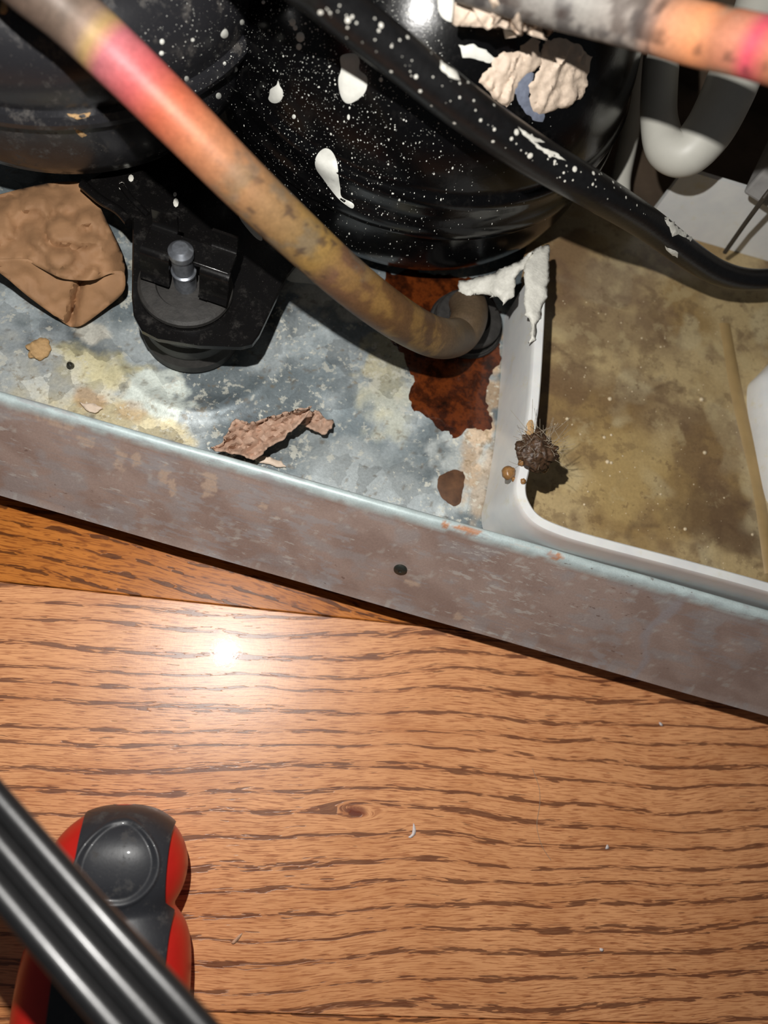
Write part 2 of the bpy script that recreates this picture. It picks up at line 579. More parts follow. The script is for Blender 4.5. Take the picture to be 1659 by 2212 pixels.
# ------------------------------------------------------------------ floor: oak boards
ANG = math.radians(10.9)
ux, uy = math.cos(ANG), math.sin(ANG)
floor = MB().box((0, 0, -2.2), (160, 160, .8)).build('floor', M['base_floor'], smooth=False)
floor['kind'] = 'structure'
W_ = 12.55
s1 = at(500, 1309, 0)[:2]
kc_ = at(770, 1752, 0)[:2] - (s1 + np.array([uy, -ux]) * .5 * W_)
KNOT = (kc_[0] * ux + kc_[1] * uy, -kc_[0] * uy + kc_[1] * ux)
wmats = [wood('oak_board_dark', (196, 120, 50), (158, 88, 30), (58, 24, 8), (128, 64, 20), 3.0, .14, 1.7, 1.0, .5, 1.3, .25),
         wood('oak_board', (232, 166, 114), (208, 138, 86), (84, 42, 28), (166, 96, 56), 1.0, -.05, 1.45, 1.0, spec=.62, knot=KNOT),
         wood('oak_board_amber', (216, 148, 94), (184, 114, 66), (72, 36, 24), (156, 90, 50), 6.0, .0, 1.6, 1.0)]
s1 = at(500, 1309, 0)[:2]                    # a point of the seam nearest the appliance
for k in range(-3, 5):
    # board k lies between seam k and k+1, counted away from the appliance
    c = s1 + np.array([uy, -ux]) * (k + .5) * W_
    hw = W_ / 2 - .014
    L = 70
    b = .03
    prof = [(-hw, -1.8), (-hw, -b), (-hw + b, 0), (hw - b, 0), (hw, -b), (hw, -1.8)]
    vs = [(x, y, z) for x in (-L, L) for (y, z) in prof]
    m = MB().add(vs, [(i, i + 1, i + 7, i + 6)[::-1] for i in range(5)] + [(0, 6, 11, 5)[::-1], (0, 1, 2, 3, 4, 5)[::-1], (6, 7, 8, 9, 10, 11)])
    o = m.build('plank', wmats[0] if k < 0 else wmats[1] if k % 2 == 0 else wmats[2], smooth=False)
    o.location = (c[0] * U, c[1] * U, 0)
    o.rotation_euler = (0, 0, ANG)
    o.parent = floor

# ------------------------------------------------------------------ appliance base: lip and galvanised pan
PZ = 2.6                                     # pan floor height
base = thing('appliance_base', 'galvanised appliance base with a brown primed front lip standing over the oak floor', 'appliance base', (0, 10, 0))


LB = np.array([at(u, v, 1.5)[:2] for u, v in ((0, 1065), (410, 1190), (830, 1305), (1659, 1545))])
LT = np.array([at(u, v, 5.0)[:2] for u, v in ((0, 858), (550, 1010), (1050, 1150), (1659, 1330))])
lb1, lb0 = np.polyfit(LB[:, 0], LB[:, 1], 1)
lt1, lt0 = np.polyfit(LT[:, 0], LT[:, 1], 1)


def ylip(x): return lb0 + lb1 * x
def dlip(x): return lt0 - lb0 + (lt1 - lb1) * x


def circle_centre(px, z, r, c0):
    c = np.array(c0, float)
    P = np.array([at(u, v, z)[:2] for u, v in px])
    for _ in range(200):
        d = P - c; L = np.hypot(*d.T)
        c = c + .6 * ((L - r)[:, None] * d / L[:, None]).mean(0) * 2
    return tuple(c)


prof = [(.55, 1.48, 0), (.1, 1.46, 0), (0.0, 1.50, .02), (-.03, 1.62, .04), (.05, 1.76, .07)]
for i in range(1, 40):
    t = i / 40
    prof.append((.05 + (1.0 - .05 - .09) * t, 1.76 + (4.72 - 1.76) * t, .07 + .83 * t))
prof += [(.92, 4.83, .92), (.945, 4.93, .94), (.975, 4.99, .955), (1.01, 5.01, .97), (1.05, 4.98, .98), (1.075, 4.9, .99), (1.06, 4.75, 1.0), (1.0, 4.6, 1.0), (.55, PZ, 1.0)]
xs = np.arange(-15, 24, .06)
pr = np.array(prof)
XX = np.repeat(xs[None, :], len(pr), 0)
TT = np.repeat(pr[:, 2:3], len(xs), 1)
YY = ylip(XX) + dlip(XX) * pr[:, 0:1]
ZZ = np.repeat(pr[:, 1:2], len(xs), 1)
# gentle waviness of thin sheet
YY = YY + .05 * (fbm(XX * .22, TT * 1.2, 5, 2) - .5)
m = MB().grid(np.stack([XX, YY, ZZ], -1))
x, t = XX.ravel(), TT.ravel()
brown = lin((166, 147, 138)); brown2 = lin((150, 130, 121)); grey = lin((158, 154, 154)); zincc = lin((186, 200, 200)); white = lin((196, 196, 190)); tanp = lin((190, 168, 150))
f1 = fbm(x * .8, t * 5 + x * .4, 3, 5)
col = brown2 + (brown - brown2) * sstep(.3, .7, f1)[:, None]
# grey scuffing: streaky, denser at the bottom left and near the top edge
sc1 = fbm(x * 1.1 + 7, t * 9, 21, 5) + .10 * sstep(-2, -9, x) * sstep(.75, .2, t) + .13 * sstep(.72, .92, t) + .03 * sstep(4, 9, x)
col = col + (grey - col) * (sstep(.56, .72, sc1) * .55)[:, None]
sc2 = fbm(x * 3.2 + 40, t * 20, 33, 4)
col = col + (white - col) * (sstep(.68, .80, sc2 + .06 * sstep(.7, .95, t)) * .35)[:, None]
# tan paint drips under the rolled edge, left part
for (dx, dt, rx, rt) in [(-7.7, .80, .35, .05), (-6.6, .72, .22, .10), (-6.1, .77, .15, .07), (-5.2, .68, .22, .12), (-4.9, .60, .14, .1), (-3.7, .72, .30, .11), (-8.6, .88, .8, .03),
                         (3.6, .33, .35, .025), (5.6, .12, .16, .05), (-1.9, .67, .12, .05), (-1.4, .6, .1, .05)]:
    q = ((x - dx) / rx) ** 2 + ((t - dt) / rt) ** 2 + 3.2 * (fbm(x * 5, t * 26, 55, 3) - .5)
    col = col + (tanp - col) * (sstep(1.0, .55, q) * .85)[:, None]
# pale run down the right part
q = np.abs(x - (11.9 + .5 * (1 - t) + .25 * np.sin(t * 9))) + .25 * (fbm(x * 4, t * 9, 61, 3) - .5)
col = col + (lin((158, 152, 154)) - col) * (sstep(.25, .05, q) * .75)[:, None]
# rolled edge: bare zinc with a worn border
ed = t + .045 * (fbm(x * 2.2, t * 3, 71, 4) - .5)
col = col + (zincc * (.8 + .4 * fbm(x * 3, t * 40, 9, 3))[:, None] - col) * sstep(.905, .925, ed)[:, None]
for (dx, r) in [(4.55, .55), (7.6, .3), (3.9, .2)]:
    q = ((x - dx) / r) ** 2 + ((t - .955) / .022) ** 2 + 3 * (fbm(x * 6, t * 60, 77, 3) - .5)
    col = col + (lin((186, 112, 48)) - col) * (sstep(1.0, .3, q) * .8)[:, None]
M['lip'] = tinted('primed_sheet_lip', .44, .15, .4, 16, .13, .12, 30, .01, rvar=.25, wear=[((.9, 2.2, 2.6), .56, .64, (164, 162, 164), .55, 1.0), ((1.6, 5, 6), .62, .66, (196, 194, 188), .55, 4.0), ((.8, 7, 9), .60, .68, (150, 146, 148), .5, 7.0), ((2.5, 5, 5), .66, .70, (96, 66, 54), .6, 9.0)])
m.build('front_lip', M['lip'], base, angle=60, col=col)

# pan floor with embossing round the rubber mounts
GC = at(411, 730, PZ)[:2] + np.array([0, .25])                 # left mount
GC2 = at(1012, 690, 3.1)[:2]
gx = np.arange(-22, 6.3, .075)
gy = np.arange(6.4, 36, .075)
XX, YY = np.meshgrid(gx, gy)
ycut = ylip(XX) + dlip(XX) * .55
YY = np.maximum(YY, ycut)
x, y = XX.ravel(), YY.ravel()


def emb(c, r, wd, h):
    d = np.hypot(x - c[0], y - c[1])
    return h * sstep(r + wd, r, d)


zz = PZ + emb(GC, 2.1, .8, .22) * 0 + .18 * np.exp(-((np.hypot(x - GC[0] - .2, y - GC[1]) - 3.1) / .35) ** 2) + .05 * (fbm(x * .3, y * .3, 2, 2) - .5) - .10 * sstep(1.5, .2, np.abs(y - 11.0 - .1 * x)) * sstep(-3.5, -1, x)
bump_pt = at(785, 915, PZ)
zz = zz + .0
f1 = fbm(x * .55, y * .55, 4, 5); f2 = fbm(x * 1.7, y * 1.7, 8, 5); f3 = fbm(x * .25 + 9, y * .25, 12, 3)
g0 = lin((112, 122, 126)); g1 = lin((164, 172, 174)); g2 = lin((82, 90, 96))
col = g0 + (g1 - g0) * sstep(.38, .66, f1)[:, None]
# zinc spangle: big soft-edged flakes
cell = rng.uniform(0, 1, (900, 3)); cell[:, 0] = cell[:, 0] * 28 - 22; cell[:, 1] = cell[:, 1] * 18 + 7
near = (y < 24)
idx = np.full(len(x), 0)
wx = x + .35 * (fbm(x * 2, y * 2, 90, 2) - .5); wy = y + .35 * (fbm(x * 2 + 5, y * 2, 91, 2) - .5)
for s0 in range(0, len(x), 20000):
    sl = slice(s0, s0 + 20000)
    d = (wx[sl, None] - cell[None, :, 0]) ** 2 + (wy[sl, None] - cell[None, :, 1]) ** 2
    idx[sl] = np.argmin(d, 1)
sp = cell[idx, 2]
col = col * (.92 + .16 * sp)[:, None]
col = col + (g2 - col) * (sstep(.58, .72, f3 + .25 * (f2 - .5)) * .55)[:, None]


def blotch(u, v, ru, rv, c, amt, s, soft=.35, ns=2.0, z=PZ, na=2.8):
    """stain centred under a pixel, ru x rv pixels"""
    global col
    p = at(u, v, z); k = 1 / (np.linalg.norm(at(u + 10, v, z) - p) / 10)
    q = ((x - p[0]) * k / ru) ** 2 + ((y - p[1]) * k * .87 / rv) ** 2 + na * (fbm(x * ns, y * ns, s, 5) - .5)
    a = sstep(1.0 + soft * .5, 1.0 - soft, q) * amt
    col = col + (lin(c) - col) * a[:, None]


blotch(110, 830, 260, 80, (206, 200, 178), .85, 101, .8)
blotch(40, 760, 150, 90, (178, 186, 190), .6, 102, .9)
blotch(230, 800, 120, 40, (196, 186, 140), .7, 103, .8)
blotch(345, 860, 75, 60, (214, 222, 214), .95, 104, .5)
blotch(270, 910, 160, 35, (214, 200, 160), .85, 105, .7)
blotch(190, 858, 45, 22, (176, 124, 66), .5, 106, .9)
blotch(285, 890, 35, 20, (170, 124, 70), .45, 107, .9)
blotch(205, 720, 40, 25, (210, 208, 196), .9, 108, .6)
blotch(690, 640, 120, 40, (196, 192, 180), .8, 109, .6)
blotch(850, 770, 60, 110, (196, 188, 156), .8, 110, .7)
blotch(840, 880, 70, 60, (190, 190, 170), .6, 111, .9)
blotch(1010, 1000, 80, 110, (200, 206, 204), .85, 112, .7)
blotch(760, 1010, 190, 60, (150, 156, 156), .6, 113, .9)
blotch(1040, 900, 30, 160, (206, 176, 142), .8, 114, .7)
blotch(1045, 1060, 22, 90, (196, 170, 140), .6, 115, .8)
blotch(560, 560, 120, 60, (120, 128, 134), .5, 116, .9)
# scattered crumbs of oxide
cr = fbm(x * 6, y * 6, 130, 3)
col = col + (lin((206, 204, 190)) - col) * (sstep(.74, .84, cr) * .55)[:, None]
cr = fbm(x * 4.5 + 30, y * 4.5, 131, 3)
col = col + (lin((96, 78, 52)) - col) * (sstep(.72, .82, cr) * .5)[:, None]
M['galv'] = tinted('galvanised_sheet', .50, .25, .5, 10, .2, .25, 18, .02, rvar=.3, cells=1.0, wear=[((2.2, 2.2, 2.2), .57, .62, (206, 204, 190), .6, 2.0), ((4, 4, 4), .63, .67, (222, 220, 206), .7, 5.0), ((2.6, 2.6, 2.6), .62, .68, (122, 100, 62), .45, 8.0), ((5, 5, 5), .66, .70, (70, 62, 50), .5, 11.0)])
panm = MB().grid(np.stack([XX, YY, zz.reshape(XX.shape)], -1))
panm.build('pan_floor', M['galv'], base, col=col)
pan_bvh = bvh_of(panm)
bmx = MB().box((3, 36, 9), (56, .5, 18))
# screw in the lip
scp = at(865, 1230, 2.5)
yl = lambda z_, x_: ylip(x_) + dlip(x_) * (.05 + (1 - .05 - .09) * (z_ - 1.76) / 2.96)
zz_ = 2.3
for _ in range(20):
    scp = at(865, 1230, zz_)
    zz_ += (yl(zz_, scp[0]) - scp[1]) * -.5 if False else (scp[1] - yl(zz_, scp[0])) * .4
scp = at(865, 1230, zz_)
nrm = np.array([0, -.88, .47]); nrm /= np.linalg.norm(nrm)
sm = MB().lathe([(.0, -.06), (.21, -.06), (.235, 0), (.225, .05), (.17, .085), (.06, .095), (.05, .07), (0, .07)], (0, 0), 24)
b1 = np.array([1., 0, 0]); b2 = np.cross(nrm, b1)
sm.v = [tuple(scp + b1 * p[0] + b2 * p[1] + nrm * p[2]) for p in sm.v]
sm.build('screw', M['steel_dark'], base)['label'] = 'dark round screw head in the brown lip'

# rust on the pan
t = NT('wet_rust')
v = t.coord()
f = t.noise(v, 1.7, 6, .65)
colr = t.ramp(f, [(.30, (20, 8, 4)), (.46, (62, 26, 9)), (.58, (100, 46, 16)), (.7, (58, 26, 11)), (.85, (24, 10, 6))])
t.bump(t.noise(v, 8, 4), .4, .03)
M['rust'] = t.out(Base__Color=colr, Roughness=.22, Specular__IOR__Level=.5, Coat__Weight=.5)
rp = ragged([(830, 590), (900, 585), (1040, 600), (1082, 700), (1076, 790), (1050, 850), (1062, 930), (1010, 925), (990, 945), (965, 942), (925, 905), (893, 885), (882, 850), (900, 815), (870, 780), (850, 740)], 9, 5, 3)
crust(pan_bvh, rp, .02, 14, 8).build('rust_stain', M['rust'], base)['label'] = 'dark orange wet rust patch'
t = NT('dry_rust')
v = t.coord()
M['rust_dry'] = t.out(Base__Color=t.ramp(t.noise(v, 3, 5), [(.3, (70, 44, 26)), (.7, (104, 70, 44))]), Roughness=.6)
crust(pan_bvh, ragged(smooth_poly([(945, 1035), (965, 1018), (1000, 1018), (1002, 1050), (990, 1090), (965, 1086), (948, 1062)], 3), 7, 2, 4), .012, 10, 8).build('rust_spot', M['rust_dry'], base)['label'] = 'small brown rust spot'

# ------------------------------------------------------------------ dark liner behind
wb = MB().box((6, 34.2, 14), (90, .6, 34)).build('wall_back', M['liner'], smooth=False)
wb['kind'] = 'structure'
MB().box((20, 29.9, 2.3), (27, 8, .5)).build('rear_floor', M['liner'], base, smooth=False)['label'] = 'dark rear floor of the base'

# ------------------------------------------------------------------ compressor
CC = (-1.5, 24.25)
comp = thing('compressor', 'glossy black compressor shell spattered with white paint behind the metal pan', 'compressor', (CC[0], CC[1], PZ))
low = MB().lathe([(0, 3.5), (5.6, 3.52), (6.6, 3.65), (7.1, 3.95), (7.3, 4.4), (7.4, 5), (7.42, 6.3), (7.42, 6.9)], CC, 160)
upp = MB().lathe([(7.42, 6.35), (7.58, 6.3), (7.64, 6.4), (7.66, 6.7), (7.6, 6.95), (7.52, 7.1), (7.5, 7.4), (7.55, 7.65), (7.56, 7.9), (7.42, 8.08), (7.36, 8.15), (7.32, 8.4), (7.22, 9), (7.0, 9.7), (6.7, 10.4), (6.25, 11.2), (5.7, 12), (5.0, 12.8), (4.1, 13.6), (3.0, 14.2), (1.6, 14.6), (0, 14.75)], CC, 160)
low.build('lower_shell', M['gloss_black'], comp, angle=50)
upp.build('upper_shell', M['gloss_black'], comp, angle=50)
LC = circle_centre([(0, 258), (190, 265), (270, 250)], 9.0, 7.1, (-14, 20))
lob = MB().lathe([(0, 5.3), (4.6, 5.35), (5.5, 5.55), (6.1, 6.0), (6.5, 6.7), (6.75, 7.6), (6.85, 8.5), (6.85, 8.72), (7.08, 8.74), (7.14, 8.95), (7.05, 9.15), (6.86, 9.2), (6.98, 9.6), (7.02, 10.1), (6.98, 10.5), (6.82, 10.95), (6.55, 11.35), (6.2, 11.65), (5.98, 11.75), (5.98, 12.0), (5.95, 12.3), (5.7, 12.9), (5.2, 13.5), (4.2, 14.0), (2.4, 14.3), (0, 14.4)], LC, 128)
lob.build('terminal_cover', M['dusty_black'], comp, angle=35)['label'] = 'dusty ridged black cover at the left end'
shell_bvh = bvh_of(upp, low, lob)

# mounting foot: sheet plate reaching from under the shell over the rubber mount
FZ = 5.25
fp = [(286, 470), (284, 640), (288, 680), (305, 712), (340, 730), (430, 745), (520, 748), (545, 742), (560, 722), (622, 590), (650, 555), (660, 460), (560, 330), (470, 300), (330, 300), (180, 395), (235, 445)]
fpw = [at(u, v, FZ)[:2] for u, v in fp]
fpw = fpw[::1]
area = sum(fpw[i - 1][0] * fpw[i][1] - fpw[i][0] * fpw[i - 1][1] for i in range(len(fpw)))
if area < 0: fpw = fpw[::-1]
MB().prism(fpw, FZ - .24, FZ, .05).build('mounting_foot', M['bracket_black'], comp, angle=30)
# bent stiffening edge at the left of the foot, and two pressed ribs
for pts, r in (([(178, 398), (215, 430), (255, 455), (278, 480)], .16), ([(262, 400), (285, 430), (320, 465)], .11)):
    MB().tube(spline([at(u, v, FZ + .02) for u, v in pts], 6), r, 12).build('foot_rib', M['bracket_black'], comp)
# punched hole edge seen pale beside the tube
hp = smooth_poly([(517, 470), (528, 458), (545, 470), (562, 500), (566, 520), (548, 510)], 4)
foot_bvh = bvh_of(MB().prism(fpw, FZ - .24, FZ, .05))
crust(foot_bvh, hp, .02, 8, 8).build('paint_dab', M['white_crust'], comp)
for (u, v, a, b) in [(263, 402, 7, 9), (283, 385, 6, 8), (380, 438, 6, 10), (378, 420, 4, 5)]:
    mb_ = crust(foot_bvh, [(u + a * math.cos(q), v + b * math.sin(q)) for q in np.linspace(0, 2 * math.pi, 9)[:-1]], .04, 4, 5)
    if mb_.f: mb_.build('paint_dab', M['white_crust'], comp)


def drop(poly, th=.05, mat='white_paint', name='paint_drop', sm=True, step=7, bv=None, lump=0, par=None, rim=10):
    q = smooth_poly(poly, 4) if sm else poly
    mb = crust(bv or shell_bvh, q, th, step, rim, lump)
    if not mb.f: return None
    return mb.build(name, M[mat], par or comp, angle=60)


drop([(735, 125), (745, 117), (766, 116), (777, 130), (776, 150), (792, 165), (793, 185), (786, 203), (768, 218), (752, 224), (740, 215), (733, 195), (731, 170), (737, 150)])
drop([(582, 205), (584, 193), (597, 184), (601, 174), (605, 186), (611, 196), (610, 212), (600, 222), (588, 222), (580, 214)])
drop([(681, 345), (690, 328), (704, 320), (718, 328), (728, 350), (731, 378), (735, 405), (738, 425), (758, 436), (765, 443), (762, 450), (752, 446), (732, 430), (715, 410), (697, 385), (683, 365)])
drop([(478, 70), (486, 62), (492, 68), (492, 78), (484, 83), (477, 78)], .04)
for (u, v, a, b) in [(523, 48, 5, 6), (632, 48, 7, 9), (640, 3, 6, 6), (649, 80, 9, 11), (646, 101, 6, 7), (638, 60, 5, 6), (709, 58, 7, 9), (350, 90, 5, 6), (349, 115, 5, 5), (472, 207, 6, 7),
                     (403, 170, 5, 6), (317, 266, 4, 6), (284, 384, 6, 9), (753, 253, 3, 6), (635, 252, 4, 5), (416, 86, 4, 4), (485, 137, 3, 4), (510, 150, 3, 5), (823, 172, 4, 5), (569, 5, 4, 4)]:
    drop([(u + a * math.cos(q), v + b * math.sin(q)) for q in np.linspace(0, 2 * math.pi, 8, endpoint=False)], .035, step=5, rim=5)
drop([(945, 0), (950, 30), (965, 45), (985, 48), (997, 38), (998, 20), (985, 5), (980, -20), (950, -20)], .04, 'white_paint')
drop(ragged([(988, 100), (1020, 98), (1050, 112), (1075, 128), (1060, 138), (1025, 130), (1000, 122)], 9, 3, 8), .03, 'white_paint', sm=False)
# peeling tan skin of paint, right of the black tube
drop(ragged([(1035, 175), (1085, 112), (1115, 110), (1150, 80), (1165, 85), (1172, 140), (1160, 150), (1135, 165), (1118, 180), (1108, 215), (1095, 230), (1060, 205)], 8, 4, 9), .10, 'tan_paint', 'paint_skin', False, 5, lump=.22)
drop(ragged([(1178, 88), (1215, 83), (1250, 95), (1280, 125), (1270, 165), (1262, 205), (1235, 228), (1205, 235), (1170, 248), (1140, 240), (1142, 185), (1170, 150), (1168, 110)], 8, 4, 10), .10, 'tan_paint', 'paint_skin', False, 5, lump=.22)
drop(ragged([(1140, 205), (1150, 160), (1120, 150), (1108, 190), (1118, 225), (1150, 262), (1170, 262), (1175, 245), (1150, 240)], 8, 3, 12), .03, 'smear', 'paint_smear', False)
# fine paint spatter: too many to count
mm = MB(); k = 0
r2 = np.random.default_rng(4)
while k < 3400:
    u = r2.uniform(300, 1260); v = r2.uniform(0, 590)
    dens = np.exp(-((u - 700) / 260) ** 2) * (1.15 if v < 380 else .8) * (1.2 - v / 900)
    if u > 960 and v < 230: dens *= .15
    if r2.uniform() > dens: continue
    p, n = hit(shell_bvh, u, v)
    k += 1
    if p is None: continue
    sz = float(np.clip(r2.lognormal(math.log(.0075), .55), .0035, .04))
    n = n / np.linalg.norm(n)
    a = np.cross(n, [0, 0, 1.]); a /= np.linalg.norm(a); b = np.cross(n, a)
    if b[2] > 0: b = -b
    ln = 1.0 + max(0, (v - 230) / 160) * r2.uniform(.3, 1.6)
    p = p + n * .003
    ring = [p + a * sz * math.cos(q) + b * sz * math.sin(q) * (ln if math.sin(q) < 0 else 1) for q in np.linspace(0, 2 * math.pi, 7)[:-1]]
    mm.add(ring + [p + n * sz * .45], [(i, (i + 1) % 6, 6) for i in range(6)])
sp_ = mm.build('paint_speckle', M['white_paint'], comp)
sp_['kind'] = 'stuff'
# ochre dust crumbs on the cover ledge
for i, poly in enumerate([[(0, 0), (14, 0), (14, 26), (8, 32), (0, 28)], [(143, 246), (170, 248), (196, 244), (190, 252), (165, 258), (150, 254)], [(160, 276), (176, 282), (188, 288), (178, 296), (166, 286)]]):
    drop(ragged(poly, 6, 2, 30 + i), .05, 'ochre', 'dust_crumb', False, 6, lump=.04)

# ------------------------------------------------------------------ rubber mounts
def rubber_mount(c, name_label, scale=1.0, clip=True, top=FZ):
    root = thing('rubber_mount', name_label, 'rubber mount', (c[0], c[1], PZ), 'rubber mounts under the compressor')
    k = scale
    MB().lathe([(1.35 * k, PZ + .03), (1.62 * k, PZ + .05), (1.72 * k, PZ + .15), (1.72 * k, PZ + (top - PZ) * .19), (1.62 * k, PZ + (top - PZ) * .24), (1.55 * k, PZ + (top - PZ) * .28), (1.6 * k, PZ + (top - PZ) * .33), (1.62 * k, PZ + (top - PZ) * .5), (1.52 * k, PZ + (top - PZ) * .56), (1.56 * k, PZ + (top - PZ) * .62), (1.56 * k, top - .26), (.4, top - .26)], c, 64).build('lower_ring', M['rubber'], root, angle=30)
    MB().lathe([(1.0 * k, top + .01), (1.45 * k, top + .01), (1.52 * k, top + .08), (1.5 * k, top + .2), (1.40 * k, top + .27), (.95 * k, top + .3), (.9 * k, top + .22), (.3, top + .2)], c, 64).build('upper_ring', M['rubber'], root, angle=30)
    if clip:
        MB().lathe([(.33, top + .1), (.36, top + .3), (.36, top + .85), (.39, top + .9), (.39, top + .98), (.33, top + 1.02), (.33, top + 1.7), (.38, top + 1.75), (.38, top + 1.95), (.24, top + 2.08), (0, top + 2.1)], c, 32).build('bolt', M['zinc'], root, angle=30)['label'] = 'shiny zinc bolt'
        cz = top + .1
        c = (c[0] + .05, c[1] + .38)
        MB().box((c[0] + .05, c[1] + .05, cz + 1.35), (2.75, .8, .16)).build('clip_bar', M['bracket_black'], root, bevel=.03)
        for s in (-1, 1):
            x0 = c[0] + .05 + s * .95
            pl = [(x0, c[1] - .25, cz + 1.36), (x0, c[1] - .42, cz + 1.30), (x0, c[1] - .5, cz + 1.12), (x0, c[1] - .62, cz + .6), (x0, c[1] - .78, cz + .35)]
            MB().sweep(spline(pl, 4), [(-.46, -.06), (.46, -.06), (.46, .06), (-.46, .06)], up=(0, 0, 1)).build('clip_leg', M['bracket_black'], root, angle=30)
            pl = [(x0, c[1] + .3, cz + 1.38), (x0, c[1] + .48, cz + 1.42), (x0, c[1] + .58, cz + 1.6), (x0 , c[1] + .62, cz + 2.0)]
            MB().sweep(spline(pl, 4), [(-.40, -.05), (.40, -.05), (.40, .05), (-.40, .05)], up=(0, 0, 1)).build('clip_tab', M['bracket_black'], root, angle=30)
    return root


rubber_mount(GC, 'ribbed black rubber mount with bolt and clip in the foot beside the brown paper', 1.0)
rubber_mount(GC2, 'plain black rubber mount half hidden by the bent end of the brown tube', .86, False, 3.02)

# ------------------------------------------------------------------ tubes
def tube_pts(pts, dia):
    return [atd(u, v, dia * F / wd) for u, v, wd in pts]


def tint_tube(path, r, seg, fn):
    m = MB().tube(path, r, seg)
    n = len(path)
    tt = np.repeat(np.linspace(0, 1, n), seg); aa = np.tile(np.arange(seg) / seg, n)
    return m, fn(tt, aa)


def stops(tt, st):
    ps = [p for p, _ in st]; cs = np.array([lin(c) for _, c in st])
    return np.stack([np.interp(tt, ps, cs[:, i]) for i in range(3)], 1)


EXT = 2 / 16
bt = tube_pts([(-420, -420, 140), (-250, -330, 139), (-90, -190, 138), (40, -60, 135), (150, 30, 130), (270, 142, 126), (400, 270, 121), (520, 391, 115), (640, 505, 108), (750, 604, 101), (840, 674, 95), (905, 714, 90), (952, 731, 87)], 1.36)
bt += [at(988, 727, 4.35), at(1008, 702, 4.3), at(1014, 674, 4.2), at(1008, 650, 4.1)]
path = spline(bt, 26)
# parameter of a control point along the resampled path
NP = 14


def cfun(tt, aa):
    tt = (tt - EXT) / (1 - EXT)
    c = stops(tt, [(0, (86, 72, 64)), (.15, (96, 82, 72)), (.17, (126, 106, 92)), (.185, (160, 132, 88)), (.20, (170, 98, 104)), (.235, (178, 86, 86)), (.265, (178, 92, 68)), (.30, (172, 108, 76)), (.34, (154, 110, 78)), (.38, (138, 106, 72)), (.42, (128, 102, 66)), (.452, (130, 104, 60)), (.472, (104, 76, 56)), (.54, (96, 68, 40)), (.64, (84, 62, 42)), (.73, (94, 78, 58)), (1, (74, 60, 46))])
    w_ = .03 * (fbm(aa * 4, tt * 20, 31, 3) - .5)
    n1 = fbm(aa * 7, tt * 46, 7, 5)
    c = c + (lin((96, 92, 82)) - c) * (sstep(.54, .66, n1) * .5 * sstep(.30, .36, tt) * sstep(.55, .48, tt))[:, None]
    c = c + (lin((156, 122, 64)) - c) * (sstep(.54, .66, fbm(aa * 6 + 9, tt * 40, 15, 4)) * .35 * sstep(.32, .4, tt) * sstep(.8, .6, tt))[:, None]
    c = c * (.8 + .4 * fbm(aa * 26, tt * 170, 19, 3))[:, None]
    d = sstep(.70, .75, fbm(aa * 13, tt * 90, 25, 2)) * sstep(.33, .38, tt) * sstep(.5, .46, tt)
    c = c + (lin((64, 50, 44)) - c) * (d * .7)[:, None]
    return c


m, col = tint_tube(path, .68, 40, cfun)
M['tube_brown'] = tinted('weathered_copper_tube', .5, .1, .35, 14, .22, .12, 20, .01)
bo = tag(m.build('refrigerant_tube', M['tube_brown'], None, col=col), 'thick weathered copper tube, pink to brown, bending down to the rusty patch', 'tube')
# a pale dab of brazing beside the tube
kt = [(200, -420, 104, 13.4), (420, -230, 103, 14.4), (600, -80, 102, 15.3), (680, -25, 101, 16.1), (745, 28, 100, 16.7), (860, 118, 97, 17.6), (1000, 230, 93, 18.7), (1140, 328, 86, 20.0), (1280, 410, 76, 21.2), (1400, 485, 66, 23.6), (1480, 545, 58, 25.2), (1550, 588, 52, 26.4), (1620, 604, 46, 27.2), (1700, 596, 42, 27.6), (1800, 570, 40, 27.8), (2000, 510, 40, 28.2), (2300, 420, 40, 29)]
kpath = spline([atd(u, v, d) for u, v, wd, d in kt], 12)
ksc = np.interp(np.linspace(0, 1, len(kpath)), np.linspace(0, 1, len(kt)), [wd * d / F / 2 / .5 for u, v, wd, d in kt])
km = MB().tube(kpath, .5, 32, scale=ksc)
black_tube = tag(km.build('black_tube', M['tube_black'], None), 'thin black tube speckled with white paint crossing in front of the compressor', 'tube')
tb = bvh_of(km)
for i, poly in enumerate([[(1405, 440), (1420, 434), (1440, 452), (1462, 466), (1475, 482), (1497, 488), (1504, 508), (1492, 522), (1480, 515), (1465, 508), (1452, 512), (1446, 490), (1430, 465)],
                          [(1435, 532), (1450, 538), (1462, 546), (1462, 556), (1450, 552)], [(1140, 300), (1170, 318), (1200, 330), (1222, 348), (1205, 342), (1185, 335), (1160, 320)],
                          [(1120, 275), (1150, 292), (1175, 310), (1150, 305), (1130, 290)], [(950, 130), (985, 155), (995, 175), (970, 165), (950, 148)]]):
    mb = crust(tb, ragged(poly, 6, 2.0, 60 + i), .05, 6, 6, .06, i)
    if mb.f: mb.build('paint_flake', M['white_crust'], black_tube, angle=60)
mm = MB(); k = 0
r2 = np.random.default_rng(14)
while k < 120:
    u = r2.uniform(690, 1500); v0 = 0.72 * u - 500 + r2.normal(0, 34)
    v = v0 if u < 1150 else v0 * .6 + 135
    p, n = hit(tb, u, v); k += 1
    if p is None: continue
    n = n / np.linalg.norm(n)
    a = np.cross(n, [0, 0, 1.]); a /= np.linalg.norm(a); b = np.cross(n, a)
    sz = float(np.clip(r2.lognormal(math.log(.022), .6), .008, .08))
    ring = [p + n * .002 + a * sz * math.cos(q) + b * sz * math.sin(q) for q in np.linspace(0, 2 * math.pi, 9)[:-1]]
    mm.add(ring + [p + n * (sz * .22 + .003)], [(i, (i + 1) % 8, 8) for i in range(8)])
mm.build('paint_speckle', M['white_crust'], black_tube)['kind'] = 'stuff'

